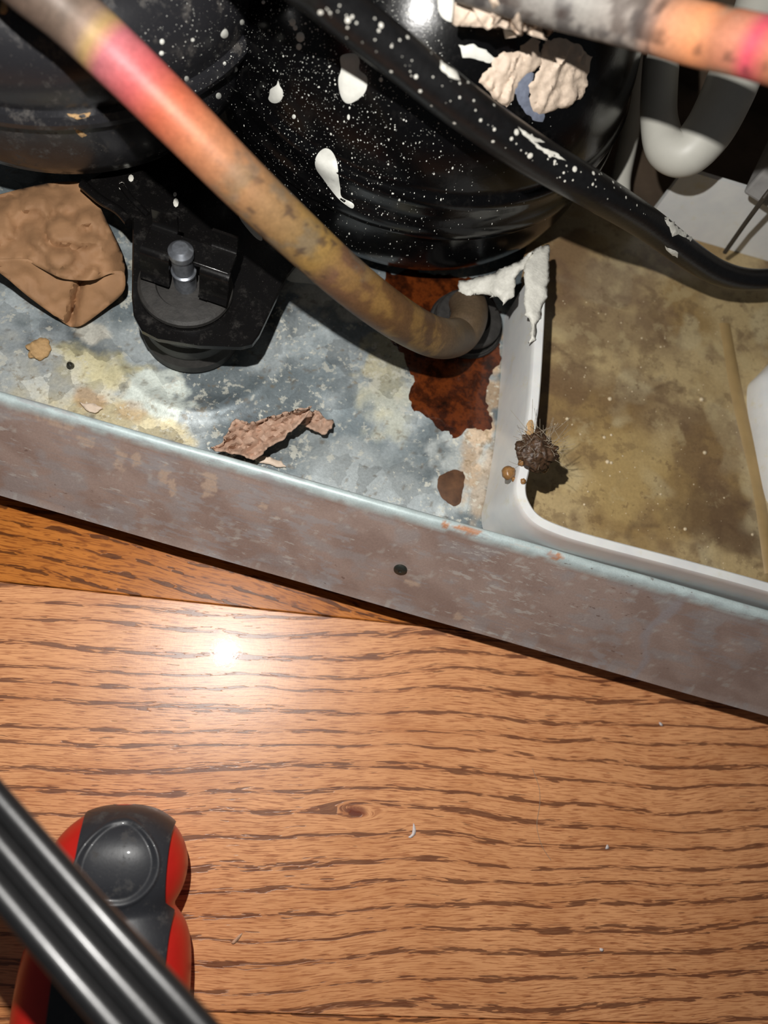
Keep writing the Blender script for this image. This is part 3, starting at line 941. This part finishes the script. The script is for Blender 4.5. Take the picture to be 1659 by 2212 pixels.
ct = [(1000, -60, 110, 17.4), (1130, -22, 112, 17.2), (1270, 12, 114, 16.8), (1400, 45, 116, 16.2), (1520, 78, 118, 15.5), (1640, 104, 120, 14.8), (1800, 150, 124, 14.0), (2050, 235, 128, 13.2), (2350, 360, 130, 12.6)]
cpath = spline([atd(u, v, d) for u, v, wd, d in ct], 14)
csc = np.interp(np.linspace(0, 1, len(cpath)), np.linspace(0, 1, len(ct)), [wd * d / F / 2 / .55 for u, v, wd, d in ct])


def c2(tt, aa):
    c = stops(tt, [(0, (120, 116, 112)), (.35, (150, 146, 140)), (.5, (150, 140, 132)), (.58, (196, 140, 108)), (.68, (214, 142, 98)), (.74, (170, 112, 84)), (.8, (186, 120, 96)), (.84, (196, 72, 92)), (.9, (170, 110, 80)), (1, (150, 100, 80))])
    c = c + (lin((70, 66, 66)) - c) * (sstep(.52, .66, fbm(aa * 6, tt * 26, 3, 4)) * .75 * sstep(.62, .5, tt))[:, None]
    c = c + (lin((60, 46, 40)) - c) * (sstep(.58, .7, fbm(aa * 5, tt * 20, 8, 4)) * .6)[:, None]
    c = c + (lin((84, 150, 140)) - c) * (sstep(.48, .6, fbm(aa * 7, tt * 22, 13, 3)) * .8 * np.exp(-((tt - .74) / .09) ** 2) * (.5 - .5 * np.cos(2 * math.pi * (aa - .1))))[:, None]
    return c


m = MB().tube(cpath, .55, 36, scale=csc)
col = c2(np.clip(np.repeat(np.linspace(0, 8 / 6, len(cpath)), 36), 0, 1), np.tile(np.arange(36) / 36, len(cpath)))
copper = tag(m.build('copper_tube', M['tube_brown'], None, col=col), 'short blurred copper tube with grey and teal patina close to the lens', 'tube')
cb = bvh_of(m)
# putty at the joint between shell and that tube: thick drooping skin
pp = ragged(smooth_poly([(985, -30), (1000, -5), (1040, 12), (1062, 30), (1095, 36), (1108, 60), (1125, 78), (1135, 58), (1150, 36), (1200, 30), (1240, 24), (1200, -10), (1120, -40)], 4), 7, 2.5, 71)
V, fs, de = fill(pp, 6)
tops = []
for (u, v), d in zip(V, de):
    dep = 18.0 - .9 * math.sqrt(min(d / 22, 1)) + .35 * (fbm(u / 26., v / 26., 4, 3) - .5)
    tops.append(atd(u, v, dep))
tops = np.array(tops)
fs = [f if np.dot(np.cross(tops[f[1]] - tops[f[0]], tops[f[2]] - tops[f[0]]), CAM - tops[f[0]]) > 0 else f[::-1] for f in fs]
put = MB().add(tops, fs).build('joint_putty', M['tan_paint'], None, solid=.8, angle=60)
tag(put, 'lumpy tan putty drooping from the joint above the compressor', 'putty')

# ------------------------------------------------------------------ drip tray
TZ = 3.35; RZ = 6.0
tray = thing('drip_tray', 'white plastic drip tray with brown stained bottom right of the metal pan', 'drip tray', (12, 14, PZ))
# rim centre line: from the far end of the left wall, round the corner, along the front wall
corner = at(1128, 1098, RZ)
pa = at(1172, 575, RZ); pb = at(1157, 850, RZ); pc = at(1134, 1010, RZ)
line = [pa, at(1166, 710, RZ), pb, at(1147, 930, RZ), pc, at(1126, 1050, RZ), at(1133, 1085, RZ), at(1160, 1121, RZ), at(1215, 1147, RZ), at(1300, 1172, RZ), at(1480, 1219, RZ), at(1659, 1268, RZ), at(1900, 1338, RZ)]
line = spline(line, 8)
sec = [(.25, PZ - RZ + .06), (.24, -2.6), (.22, -1.2), (.20, -.25), (.18, -.06), (.15, 0), (-.12, 0), (-.17, -.05), (-.19, -.2), (-.21, -1.4), (-.26, TZ - RZ), (-.26, PZ - RZ + .02)]
mt = MB().sweep(line, sec, up=(0, 0, 1))
t = NT('white_tray_plastic')
v = t.coord()
g = t.noise(v, .9, 4, .6); sp2 = t.step(t.noise(v, 12, 3), .72, .80)
colw = t.ramp(g, [(.3, (212, 213, 213)), (.7, (226, 226, 222))])
geo = t.node('ShaderNodeNewGeometry')
colw = t.mix(t.math('MULTIPLY', t.step(t.noise(v, 1.3, 5, .7), .55, .72), .35), colw, rgba(206, 192, 140))
colw = t.mix(t.math('MULTIPLY', sp2, .4), colw, rgba(120, 96, 60))
M['tray'] = t.out(Base__Color=colw, Roughness=.38, Specular__IOR__Level=.5, Subsurface__Weight=.05, Subsurface__Scale=.004)
mt.build('tray_wall', M['tray'], tray, angle=35)
# tray bottom
gx = np.arange(4.0, 27, .09); gy = np.arange(8.4, 32, .09)
XX, YY = np.meshgrid(gx, gy); x, y = XX.ravel(), YY.ravel()
f1 = fbm(x * .35, y * .35, 41, 5); f2 = fbm(x * .8 + 3, y * .8, 43, 5); f3 = fbm(x * 2.2, y * 2.2, 47, 4)
wx = x + 1.6 * (fbm(x * .4, y * .4, 48, 3) - .5); wy = y + 1.6 * (fbm(x * .4 + 8, y * .4, 49, 3) - .5)
tide = np.abs(fbm(wx * .33, wy * .33, 50, 3) - .5)
ca = lin((182, 160, 118)); cb_ = lin((150, 124, 82)); cc_ = lin((112, 88, 66)); cdk = lin((92, 72, 56)); cl = lin((196, 182, 146))
col = cb_ + (ca - cb_) * sstep(.35, .62, f1)[:, None]
col = col + (cc_ - col) * (sstep(.52, .68, f2) * .55)[:, None]
col = col + (cdk - col) * (sstep(.030, .008, tide) * .45 * sstep(.4, .6, f2))[:, None]
col = col + (cl - col) * (sstep(.60, .72, fbm(wx * .5 + 20, wy * .5, 51, 3)) * .5)[:, None]
col = col + (cdk - col) * (sstep(.6, .74, f3) * .30)[:, None]
blotch(1560, 1120, 120, 50, (98, 76, 56), .7, 141, .8, z=TZ, ns=.9)
blotch(1300, 700, 170, 50, (120, 98, 76), .5, 142, .9, z=TZ, ns=.9)
blotch(1330, 860, 190, 40, (112, 88, 66), .5, 143, .9, z=TZ, ns=1.2)
blotch(1250, 600, 200, 70, (112, 88, 72), .6, 144, .9, z=TZ, ns=1.2)
blotch(1560, 980, 60, 110, (128, 102, 72), .5, 145, .9, z=TZ, ns=1.0)
blotch(1330, 1030, 140, 90, (192, 166, 112), .5, 146, .9, z=TZ, ns=.8)
M['tray_floor'] = tinted('stained_tray_bottom', .32, 0, .5, 9, .14, .15, 14, .01, coat=.2, wear=[((1.2, 1.2, 1.2), .57, .63, (104, 82, 60), .4, 3.0), ((.7, .7, .7), .56, .66, (192, 174, 132), .4, 6.0), ((3.2, 3.2, 3.2), .62, .67, (96, 74, 56), .45, 9.0)])
tf = MB().grid(np.stack([XX, YY, TZ + .06 * (fbm(x * .3, y * .3, 55, 2) - .5).reshape(XX.shape)], -1))
keep = []
# cut the bottom to the tray outline
Lx = np.array([p[:2] for p in line])
outl = list(Lx) + [at(1800, 597, TZ)[:2] + np.array([4, -2]), at(1800, 597, TZ)[:2], at(1392, 478, TZ)[:2], at(1392, 478, TZ)[:2] + np.array([-5, 0])]
pass
ins = inside(np.array([(a, b) for a, b, _ in tf.v]), outl)
tf.f = [f for f in tf.f if all(ins[i] for i in f)]
tray_bvh = bvh_of(tf)
tf.build('tray_bottom', M['tray_floor'], tray, col=col)['label'] = 'brown water-stained bottom'
# moulded step and raised white corner block at the right
p1, p2 = at(1592, 850, TZ), at(1668, 1240, TZ)
MB().sweep(spline([at(1565, 700, TZ), p1, at(1628, 1010, TZ), p2], 8), [(-.30, -.02), (-.14, .09), (.14, .09), (.30, -.02)], up=(0, 0, 1)).build('tray_ridge', M['ochre'] if False else plain('ridge_plastic', (158, 132, 88), .5, var=.12, scale=1.5), tray, angle=70)['label'] = 'tan stained moulded ridge'
blk = [at(1668, 790, 4.4), at(1652, 830, 4.4), at(1662, 905, 4.4), at(1696, 1060, 4.4), at(1760, 1090, 4.4), at(1760, 740, 4.4)]
bw = [p[:2] for p in blk]
bw = smooth_poly(bw, 5)
if sum(bw[i - 1][0] * bw[i][1] - bw[i][0] * bw[i - 1][1] for i in range(len(bw))) < 0: bw = bw[::-1]
MB().prism(bw, TZ - .05, 4.4, .25).build('tray_block', M['tray'], tray, angle=60)
# back wall of the tray
bpA, bpB = at(1330, 545, 3.4), at(1750, 560, 3.4)
MB().sweep([at(1392, 478, TZ), at(1659, 556, TZ), at(1800, 597, TZ)], [(-.1, 0), (.2, 0), (.1, 3.0), (-.1, 3.0)], up=(0, 0, 1)).build('tray_back_wall', M['tray'], tray, angle=30)
# tiny bubbles and grit stuck to the bottom
r2 = np.random.default_rng(8)
mm = MB()
for (u, v, r) in [(1312, 998, 9), (1110, 1000, 6), (1317, 862, 9), (1320, 1000, 7), (1522, 978, 8), (1320, 940, 6), (1515, 863, 9), (1480, 1143, 7), (1225, 905, 7), (1305, 945, 7), (1262, 1090, 5), (1270, 1062, 4), (1625, 1155, 6)]:
    p = at(u, v, TZ)
    rr = r * .0145 * .7
    mm.lathe([(rr, TZ - .01), (rr * .9, TZ + rr * .4), (rr * .5, TZ + rr * .75), (0, TZ + rr * .85)], p[:2], 10)
for _ in range(220):
    u, v = r2.uniform(1190, 1650), r2.uniform(640, 1240)
    p = at(u, v, TZ)
    rr = float(np.clip(r2.lognormal(math.log(.018), .5), .008, .06))
    mm.lathe([(rr, TZ - .01), (rr * .8, TZ + rr * .5), (0, TZ + rr * .8)], p[:2], 7)
vv = np.array(mm.v)
g = mm.build('grit', plain('pale_grit', (208, 190, 158), .4, var=.2, scale=9), tray)
g['kind'] = 'stuff'
wall_bvh = bvh_of(mt)

# ------------------------------------------------------------------ dried white paint over the tray wall
def sheet(poly, zf, step=7, thick=.05, up=True):
    V, fs, de = fill(poly, step)
    P = np.array([at(u, v, zf(u, v, d)) for (u, v), d in zip(V, de)])
    fs = [f if np.cross(P[f[1]] - P[f[0]], P[f[2]] - P[f[0]])[2] > 0 else f[::-1] for f in fs]
    return MB().add(P, fs)


def zdrip(u, v, d):
    t = (v - 530) / 90
    return RZ + .06 + .10 * min(d / 8, 1) - .35 * max(0, 1 - t) ** 1.5 + .12 * (fbm(u / 14., v / 14., 5, 3) - .5)


pd = ragged([(1150, 545), (1172, 528), (1188, 530), (1186, 600), (1184, 640), (1172, 660), (1170, 690), (1160, 700), (1157, 735), (1148, 738), (1144, 690), (1133, 680), (1131, 650), (1134, 570)], 6, 2.2, 77)
drip = thing('paint_drip', 'white dried paint run hanging over the far end of the tray wall', 'dried paint', at(1160, 640, RZ))
sheet(pd, zdrip).build('paint_run', M['white_crust'], drip, solid=.12, angle=60)


def zweb(u, v, d):
    s = (1140 - u) / 150
    return RZ - .1 - 1.3 * s + .12 * min(d / 10, 1) + .25 * (fbm(u / 16., v / 16., 6, 3) - .5)


pw = ragged([(990, 608), (1060, 590), (1120, 562), (1150, 545), (1140, 568), (1122, 585), (1115, 605), (1110, 640), (1090, 655), (1075, 640), (1045, 635), (1010, 638), (992, 630)], 6, 2.0, 78)
sheet(pw, zweb).build('paint_web', M['white_crust'], drip, solid=.15, angle=60)
pf = ragged([(1205, 512), (1222, 495), (1240, 480), (1250, 486), (1240, 506), (1228, 512), (1215, 520)], 5, 1.6, 79)
fl_ = drop(pf, .08, 'white_crust', 'paint_flake', False, 5, par=comp, rim=6) if hit(shell_bvh, 1210, 500)[0] is not None else None
# white crust on the pan behind the foot
wz = smooth_poly([(612, 575), (640, 555), (690, 575), (700, 612), (660, 612), (620, 605)], 4)
q = crust(pan_bvh, wz, .35, 9, 26, .15, 3)
tag(q.build('oxide_crust', M['white_crust'], None, angle=60), 'small white crust on the pan behind the mounting foot', 'paint crust')

# ------------------------------------------------------------------ dirt clump on the tray wall
dc = at(1150, 975, RZ)
lint = thing('dirt_clump', 'dark brown clump of fuzzy dirt stuck on the rim of the tray wall', 'dirt clump', dc)
bm = bmesh.new()
bmesh.ops.create_icosphere(bm, subdivisions=5, radius=1)
pts = np.array([v.co[:] for v in bm.verts])
rr = .62 + .34 * (fbm(pts[:, 0] * 2.4 + pts[:, 2] * 1.3 + 5, pts[:, 1] * 2.4 + pts[:, 2] * 1.7, 3, 3) - .5) + .22 * (fbm(pts[:, 0] * 7 + pts[:, 2] * 5, pts[:, 1] * 7 - pts[:, 2] * 4, 9, 3) - .5)
pts = pts * rr[:, None] * np.array([1.1, 1.0, .8]) + dc + np.array([.12, 0, .12])
md = MB().add(pts, [tuple(v.index for v in f.verts) for f in bm.faces])
bm.free()
md.build('clump', M['dirt'], lint, angle=80)
for (u, v, r, sx) in [(1098, 1022, .20, 1.3), (1127, 1000, .12, 1), (1130, 1040, .09, 1.1), (1140, 998, .11, 1), (1110, 1035, .08, 1), (1176, 1010, .15, 1.2)]:
    bm = bmesh.new(); bmesh.ops.create_icosphere(bm, subdivisions=3, radius=1)
    p = np.array([q.co[:] for q in bm.verts])
    p = p * (r * (1 + .5 * (fbm(p[:, 0] * 3 + u, p[:, 1] * 3 + p[:, 2], 4, 2) - .5)))[:, None] * np.array([1, sx, 1])
    zc = RZ + .02 if 1120 < u < 1150 else RZ - .25
    MB().add(p + at(u, v, zc), [tuple(q.index for q in f.verts) for f in bm.faces]).build('gum_droplet', M['amber'], lint, angle=80)
    bm.free()
mm = MB()
r2 = np.random.default_rng(3)
for i in range(90):
    a = r2.uniform(0, 2 * math.pi)
    p0 = dc + np.array([.1, .1, .25]) + r2.normal(0, .22, 3)
    d = np.array([math.cos(a), math.sin(a) + .6, r2.uniform(-.1, .9)]); d /= np.linalg.norm(d)
    L = r2.uniform(.3, .95)
    c = r2.normal(0, .25, 3)
    mm.tube([p0, p0 + d * L * .4 + c * .25, p0 + d * L * .75 + c * .6, p0 + d * L + c], .006, 4)
mm.build('fuzz', M['fibre'], lint)['kind'] = 'stuff'
q = drop(ragged(smooth_poly([(1138, 915), (1150, 908), (1152, 935), (1142, 945), (1132, 940)], 3), 5, 1.5, 90), .05, 'ochre', 'crumb', False, 5, wall_bvh, par=lint)

# ------------------------------------------------------------------ brown paper
pap = thing('kraft_paper', 'crumpled piece of brown kraft paper lying on the pan under the black cover', 'paper', at(130, 560, PZ))
M['kraft'] = plain('kraft_paper', (150, 112, 78), .75, var=.22, scale=.8, bump=.3, bscale=5)
up_ = smooth_poly([(-60, 440), (0, 420), (100, 396), (185, 398), (222, 460), (262, 540), (272, 575), (268, 598), (240, 590), (205, 604), (150, 604), (120, 596), (48, 562), (0, 576), (-60, 580)], 4)


def crease(u, v, s):
    n = np.abs(fbm(u / 62., v / 62., s, 3) - .5)
    return sstep(0, .26, n)


def zup(u, v, d):
    ridge = 5.0 - .0022 * abs(u - 130)
    zf = ridge - .004 * max(0, v - 520) + .0045 * (v - 470) * (v < 470) * .6
    z = zf + .30 * (float(crease(u, v, 3)) - .5) + .30 * (fbm(u / 70., v / 70., 13, 2) - .5)
    return float(z - .9 * max(0, (u - 225) / 50) ** 2)


sheet(up_, zup, 7).build('paper_flap', M['kraft'], pap, solid=.03, angle=55)
lo_ = smooth_poly([(-60, 560), (0, 560), (60, 560), (130, 590), (215, 590), (262, 585), (271, 606), (264, 635), (225, 668), (182, 700), (160, 706), (140, 698), (60, 640), (0, 590), (-60, 560)], 3)


def zlo(u, v, d):
    z = 4.35 - .0120 * (v - 585) + .10 * (float(crease(u, v, 31)) - .5) + .15 * (fbm(u / 60., v / 60., 14, 2) - .5)
    z -= .45 * math.exp(-((u - 165 + .25 * (v - 640)) / 9) ** 2)
    return float(max(PZ + .06, z))


sheet(lo_, zlo, 7).build('paper_underside', M['kraft'], pap, solid=.03, angle=55)

# ------------------------------------------------------------------ curled paint chip and crumbs on the pan
cur = thing('paint_curl', 'long curled strip of tan peeled paint on the pan beside the rolled edge', 'paint chip', at(590, 940, PZ))
p1_ = ragged([(455, 968), (480, 955), (497, 925), (510, 905), (540, 912), (580, 900), (600, 895), (640, 882), (675, 876), (668, 888), (650, 905), (640, 922), (612, 945), (575, 968), (548, 990), (500, 978)], 7, 2.0, 95)


def zcur(u, v, d):
    edge = (u - 455) * -.28 + 1000 - v
    s = np.clip((v - (1005 - .55 * (u - 455))) / 60, -1.5, 1.5)
    z = PZ + .45 + .42 * math.exp(-(s + .55) ** 2 * 2.2) + .75 * (fbm((u * .9 - v * .43) / 34., (u * .43 + v * .9) / 9., 5, 3) - .5) + .30 * (fbm(u / 7., v / 7., 6, 2) - .5) + .4 * math.exp(-d / 7) + .0028 * (u - 560)
    return float(max(PZ + .09, z))


sheet(p1_, zcur, 5).build('curled_strip', M['tan_dull'], cur, solid=.05, angle=50)
p2_ = ragged([(640, 905), (668, 885), (690, 888), (705, 905), (718, 908), (718, 922), (700, 936), (680, 930), (655, 915)], 6, 2.0, 96)
sheet(p2_, lambda u, v, d: float(PZ + .3 + .7 * (fbm(u / 11., v / 11., 7, 3) - .5) + .2 * math.exp(-d / 5) - .003 * (u - 660)), 5).build('curled_tip', M['tan_dull'], cur, solid=.06, angle=50)
for poly, lab, s in [([(548, 990), (575, 985), (605, 995), (618, 1010), (590, 1005), (562, 1000)], 'flat tan paint chip beside the long paint curl at the lip', 1),
                     ([(172, 868), (205, 870), (222, 882), (205, 892), (185, 885)], 'small pale paint chip on the pan left of the white crust', 2)]:
    q = sheet(ragged(poly, 6, 2, 100 + s), lambda u, v, d: float(PZ + .14 + .08 * (fbm(u / 10., v / 10., 8, 2) - .5)), 6)
    tag(q.build('paint_chip', M['tan_paint'], None, solid=.06, angle=50), lab, 'paint chip', 'flat paint chips on the pan')
cr = at(85, 757, PZ)
bm = bmesh.new(); bmesh.ops.create_icosphere(bm, subdivisions=4, radius=1)
p = np.array([q.co[:] for q in bm.verts])
p = p * (.40 * (1 + .7 * (fbm(p[:, 0] * 2 + 3, p[:, 1] * 2 + p[:, 2], 4, 3) - .5)))[:, None] * np.array([.95, 1.0, .45])
tag(MB().add(p + cr + np.array([0, 0, .1]), [tuple(q.index for q in f.verts) for f in bm.faces]).build('crumb', M['ochre'], None, angle=50), 'ochre crumb on the pan below the brown paper', 'crumb')
bm.free()
bp = at(152, 790, PZ + .1)
tag(MB().lathe([(0, PZ - .02), (.08, PZ), (.13, PZ + .12), (.09, PZ + .22), (0, PZ + .25)], bp[:2], 20).build('bead', plain('dark_bead', (40, 40, 34), .2), None), 'tiny dark round bead on the pan right of the ochre crumb', 'bead')

# ------------------------------------------------------------------ hoses and panels at the back right
hz = [atd(u, v, d) for u, v, d in [(1452, -260, 25.4), (1440, -60, 25.2), (1432, 80, 25.2), (1424, 190, 25.2), (1424, 262, 25.2), (1440, 318, 25), (1482, 330, 24.7), (1528, 285, 24.4), (1566, 215, 24.2), (1605, 120, 24), (1650, 0, 24), (1700, -220, 24)]]
sca = [1] * 0
hp_ = spline(hz, 12)
nn = len(hp_)
scl = [np.interp(i / (nn - 1), [0, .36, .47, .55, .64, .76, 1], [.78, .78, .9, 1.0, 1.06, 1.1, 1.1]) for i in range(nn)]
tag(MB().tube(hp_, .80, 40, scale=scl).build('drain_hose', M['hose_white'], None), 'fat white plastic hose with a tight U bend behind the black tube', 'hose', 'white drain hoses')
hz = [atd(u, v, d) for u, v, d in [(1400, -240, 30), (1395, -40, 30), (1385, 120, 30), (1370, 230, 30), (1356, 310, 30), (1342, 380, 30), (1340, 420, 30)]]
tag(MB().tube(spline(hz, 8), .40, 24).build('drain_hose', M['hose_white'], None), 'thin white plastic hose between the compressor and the fat hose', 'hose', 'white drain hoses')
# grey box corner at the right
bxr = thing('grey_box', 'scuffed dull grey box corner at the right edge beside the fat hose', 'box', at(1680, 430, 5))
c0 = atd(1603, 418, 26.5)
R_ = Matrix.Rotation(math.radians(-14), 3, 'Z')
MB().box(c0 + np.array(R_) @ np.array([2.2, 2.6, 1.6]), (4.4, 5.2, 3.2), np.array(R_)).build('box_body', M['panel_grey'], bxr, bevel=.12, smooth=False)
tag(MB().tube([atd(1668, 405, 25.2), atd(1652, 425, 25.4), atd(1608, 485, 27.2), atd(1566, 545, 28.9)], .09, 10).build('wire_strut', M['wire'], None), 'thin dark wire strut leaning in front of the tray back wall', 'wire')

# ------------------------------------------------------------------ screwdriver lying on the floor
A0 = at(268, 1738, 1.7); B0 = at(212, 2240, 1.9)
dirn = B0 - A0; dirn[2] = 0
LEN = np.linalg.norm(dirn); dirn /= LEN
side = np.array([-dirn[1], dirn[0], 0]) * 1.0
if side[0] < 0: side = -side
upv = np.array([0, 0, 1.])
drv = thing('screwdriver', 'red and black screwdriver handle lying on the oak floor below the black cord', 'screwdriver', (A0 + dirn * 4) * np.array([1, 1, 0]))
TT_ = np.linspace(0, 1.8, 361)
tab_w = np.where(TT_ < .47, 2.02 * np.sqrt(np.clip(1 - (1 - TT_ / .3) ** 2, .004, 1)), np.interp(TT_, [.47, .5, .55, .62, .72, .85, 1.0, 1.3, 1.8], [1.68, 1.86, 2.10, 2.26, 2.34, 2.37, 2.38, 2.30, 1.9]))
tab_h = np.where(TT_ < .47, 1.5 * np.clip(1 - np.abs(1 - TT_ / .28) ** 2.4, .004, 1) ** .55, 0)
tab_h = np.where(TT_ < .44, tab_h, np.interp(TT_, [.44, .47, .5, .56, .66, .8, 1.3, 1.8], [1.30, 1.24, 1.30, 1.42, 1.52, 1.56, 1.5, 1.3]))
kk = np.ones(7) / 7
for _ in range(2):
    tab_w[8:-8] = np.convolve(tab_w, kk, 'same')[8:-8]; tab_h[8:-8] = np.convolve(tab_h, kk, 'same')[8:-8]
tab_t = TT_


def dsec(t, phi, grow=0.0):
    w_ = np.interp(t, tab_t, tab_w) + grow; h_ = np.interp(t, tab_t, tab_h) + grow
    c, s = math.cos(phi), math.sin(phi)
    e = .80
    xx = w_ * math.copysign(abs(c) ** e, c); zz = h_ * math.copysign(abs(s) ** e, s)
    return A0 + dirn * (t * LEN) * 1.0 + side * xx + np.array([0, 0, 1.6 - A0[2]]) + upv * zz


ts = sorted(set(list(np.linspace(0, .5, 110) ** 1.0) + [.002, .006, .012] + list(np.linspace(.5, 1.8, 50))))
seg = 56
rows = [[dsec(t, 2 * math.pi * i / seg) for i in range(seg)] + [dsec(t, 0)] for t in ts]
hm = MB().grid(rows)
hm.add(rows[0], [tuple(range(seg))]); hm.add(rows[-1], [tuple(range(seg))[::-1]])
hm.build('handle_core', M['red_plastic'], drv, angle=50)['label'] = 'red plastic core of the handle'
rows = []
for t in ts:
    wt = float(np.interp(t, tab_t, tab_w)); gw = float(np.interp(t, [0, .42, .47, .56, 1.8], [1.40, 1.43, 1.64, 1.62, 1.62]))
    ph0 = math.acos((gw / wt) ** 1.25) if wt > gw else math.radians(-12 * (1 - wt / gw))
    gl = gw - .55
    phl = math.acos((gl / wt) ** 1.25) if wt > gl else math.radians(-12 * (1 - wt / gl))
    row = []
    for i in range(97):
        ph = ph0 + (math.pi - phl - ph0) * i / 96
        g = .18 * (1 if 0 < i < 96 else 0) + .01
        xx = math.cos(ph) / math.cos(math.radians(44)) if t < .5 else 9
        q = ((t - .235) / .17) ** 2 + ((math.cos(ph) - .10) / .40) ** 2
        g -= .10 * float(sstep(1.12, .80, q)) - .03 * math.exp(-((q - 1.2) / .12) ** 2)
        row.append(dsec(t, ph, max(g, .012)))
    rows.append(row)
MB().grid([r[::-1] for r in rows]).build('grip', M['grip_black'], drv, angle=60)['label'] = 'worn black overmoulded grip with an oval dimple'
# shaft out of the frame
pS = A0 + dirn * LEN * 1.8 + np.array([0, 0, 1.6 - A0[2]])
MB().tube([pS - dirn * .5, pS + dirn * 9], .32, 20).build('shaft', M['zinc'], drv)

# ------------------------------------------------------------------ flat black cord close to the lens
cp = [atd(u, v, d) for u, v, d in [(-330, 1440, 15.0), (-150, 1650, 14.5), (30, 1860, 14.0), (190, 2045, 13.5), (350, 2225, 13.0), (520, 2420, 12.5), (720, 2640, 12.0)]]
secq = []
RW = .30
for j, c_ in enumerate((-2, 0, 2)):
    for i in range(13):
        a = math.pi - math.pi * i / 12
        secq.append((c_ * RW * .80 + RW * .85 * math.cos(a), RW * .85 * math.sin(a)))
for j, c_ in enumerate((2, 0, -2)):
    for i in range(13):
        a = -math.pi * i / 12
        secq.append((c_ * RW * .80 + RW * .85 * math.cos(a), RW * .85 * math.sin(a)))
upd = CAM - np.array(cp[3])
tag(MB().sweep(spline(cp, 8), secq, up=upd / np.linalg.norm(upd)).build('power_cord', M['cord_black'], None, angle=75), 'flat three rib black power cord crossing above the screwdriver', 'cord')

# ------------------------------------------------------------------ small litter on the floor
hair = spline([at(u, v, .03) for u, v in [(1150, 1660), (1164, 1700), (1166, 1735), (1160, 1775), (1162, 1800), (1172, 1830), (1190, 1858)]], 6)
tag(MB().tube(hair, .008, 5).build('hair', M['fibre'], None), 'fine pale curved hair lying on the oak floor right of centre', 'hair')
fleck_mat = plain('white_fleck', (220, 208, 204), .5)
sliver_mat = plain('dull_sliver', (206, 164, 134), .35)
for poly, lab in [([(882, 1808), (890, 1800), (893, 1778), (898, 1790), (897, 1802), (888, 1810)], 'white crescent fleck on the oak floor left of the pale hair'),
                  ([(1308, 1834), (1312, 1824), (1316, 1832)], 'tiny white fleck on the oak floor right of the pale hair'),
                  ([(1424, 1560), (1430, 1562), (1432, 1568), (1426, 1567)], 'tiny white speck on the oak floor nearest the lip'),
                  ([(1296, 2048), (1304, 2050), (1302, 2056), (1296, 2054)], 'tiny white speck on the oak floor nearest the bottom edge'),
                  ([(500, 2035), (515, 2020), (524, 2016), (514, 2032), (504, 2040)], 'thin pale sliver on the oak floor right of the screwdriver')]:
    q = sheet(smooth_poly(poly, 3), lambda u, v, d: .03 + .01 * min(d, 3), 5)
    tag(q.build('paint_fleck', sliver_mat if 'sliver' in lab else fleck_mat, None, solid=.02), lab, 'fleck', 'flecks on the oak floor')
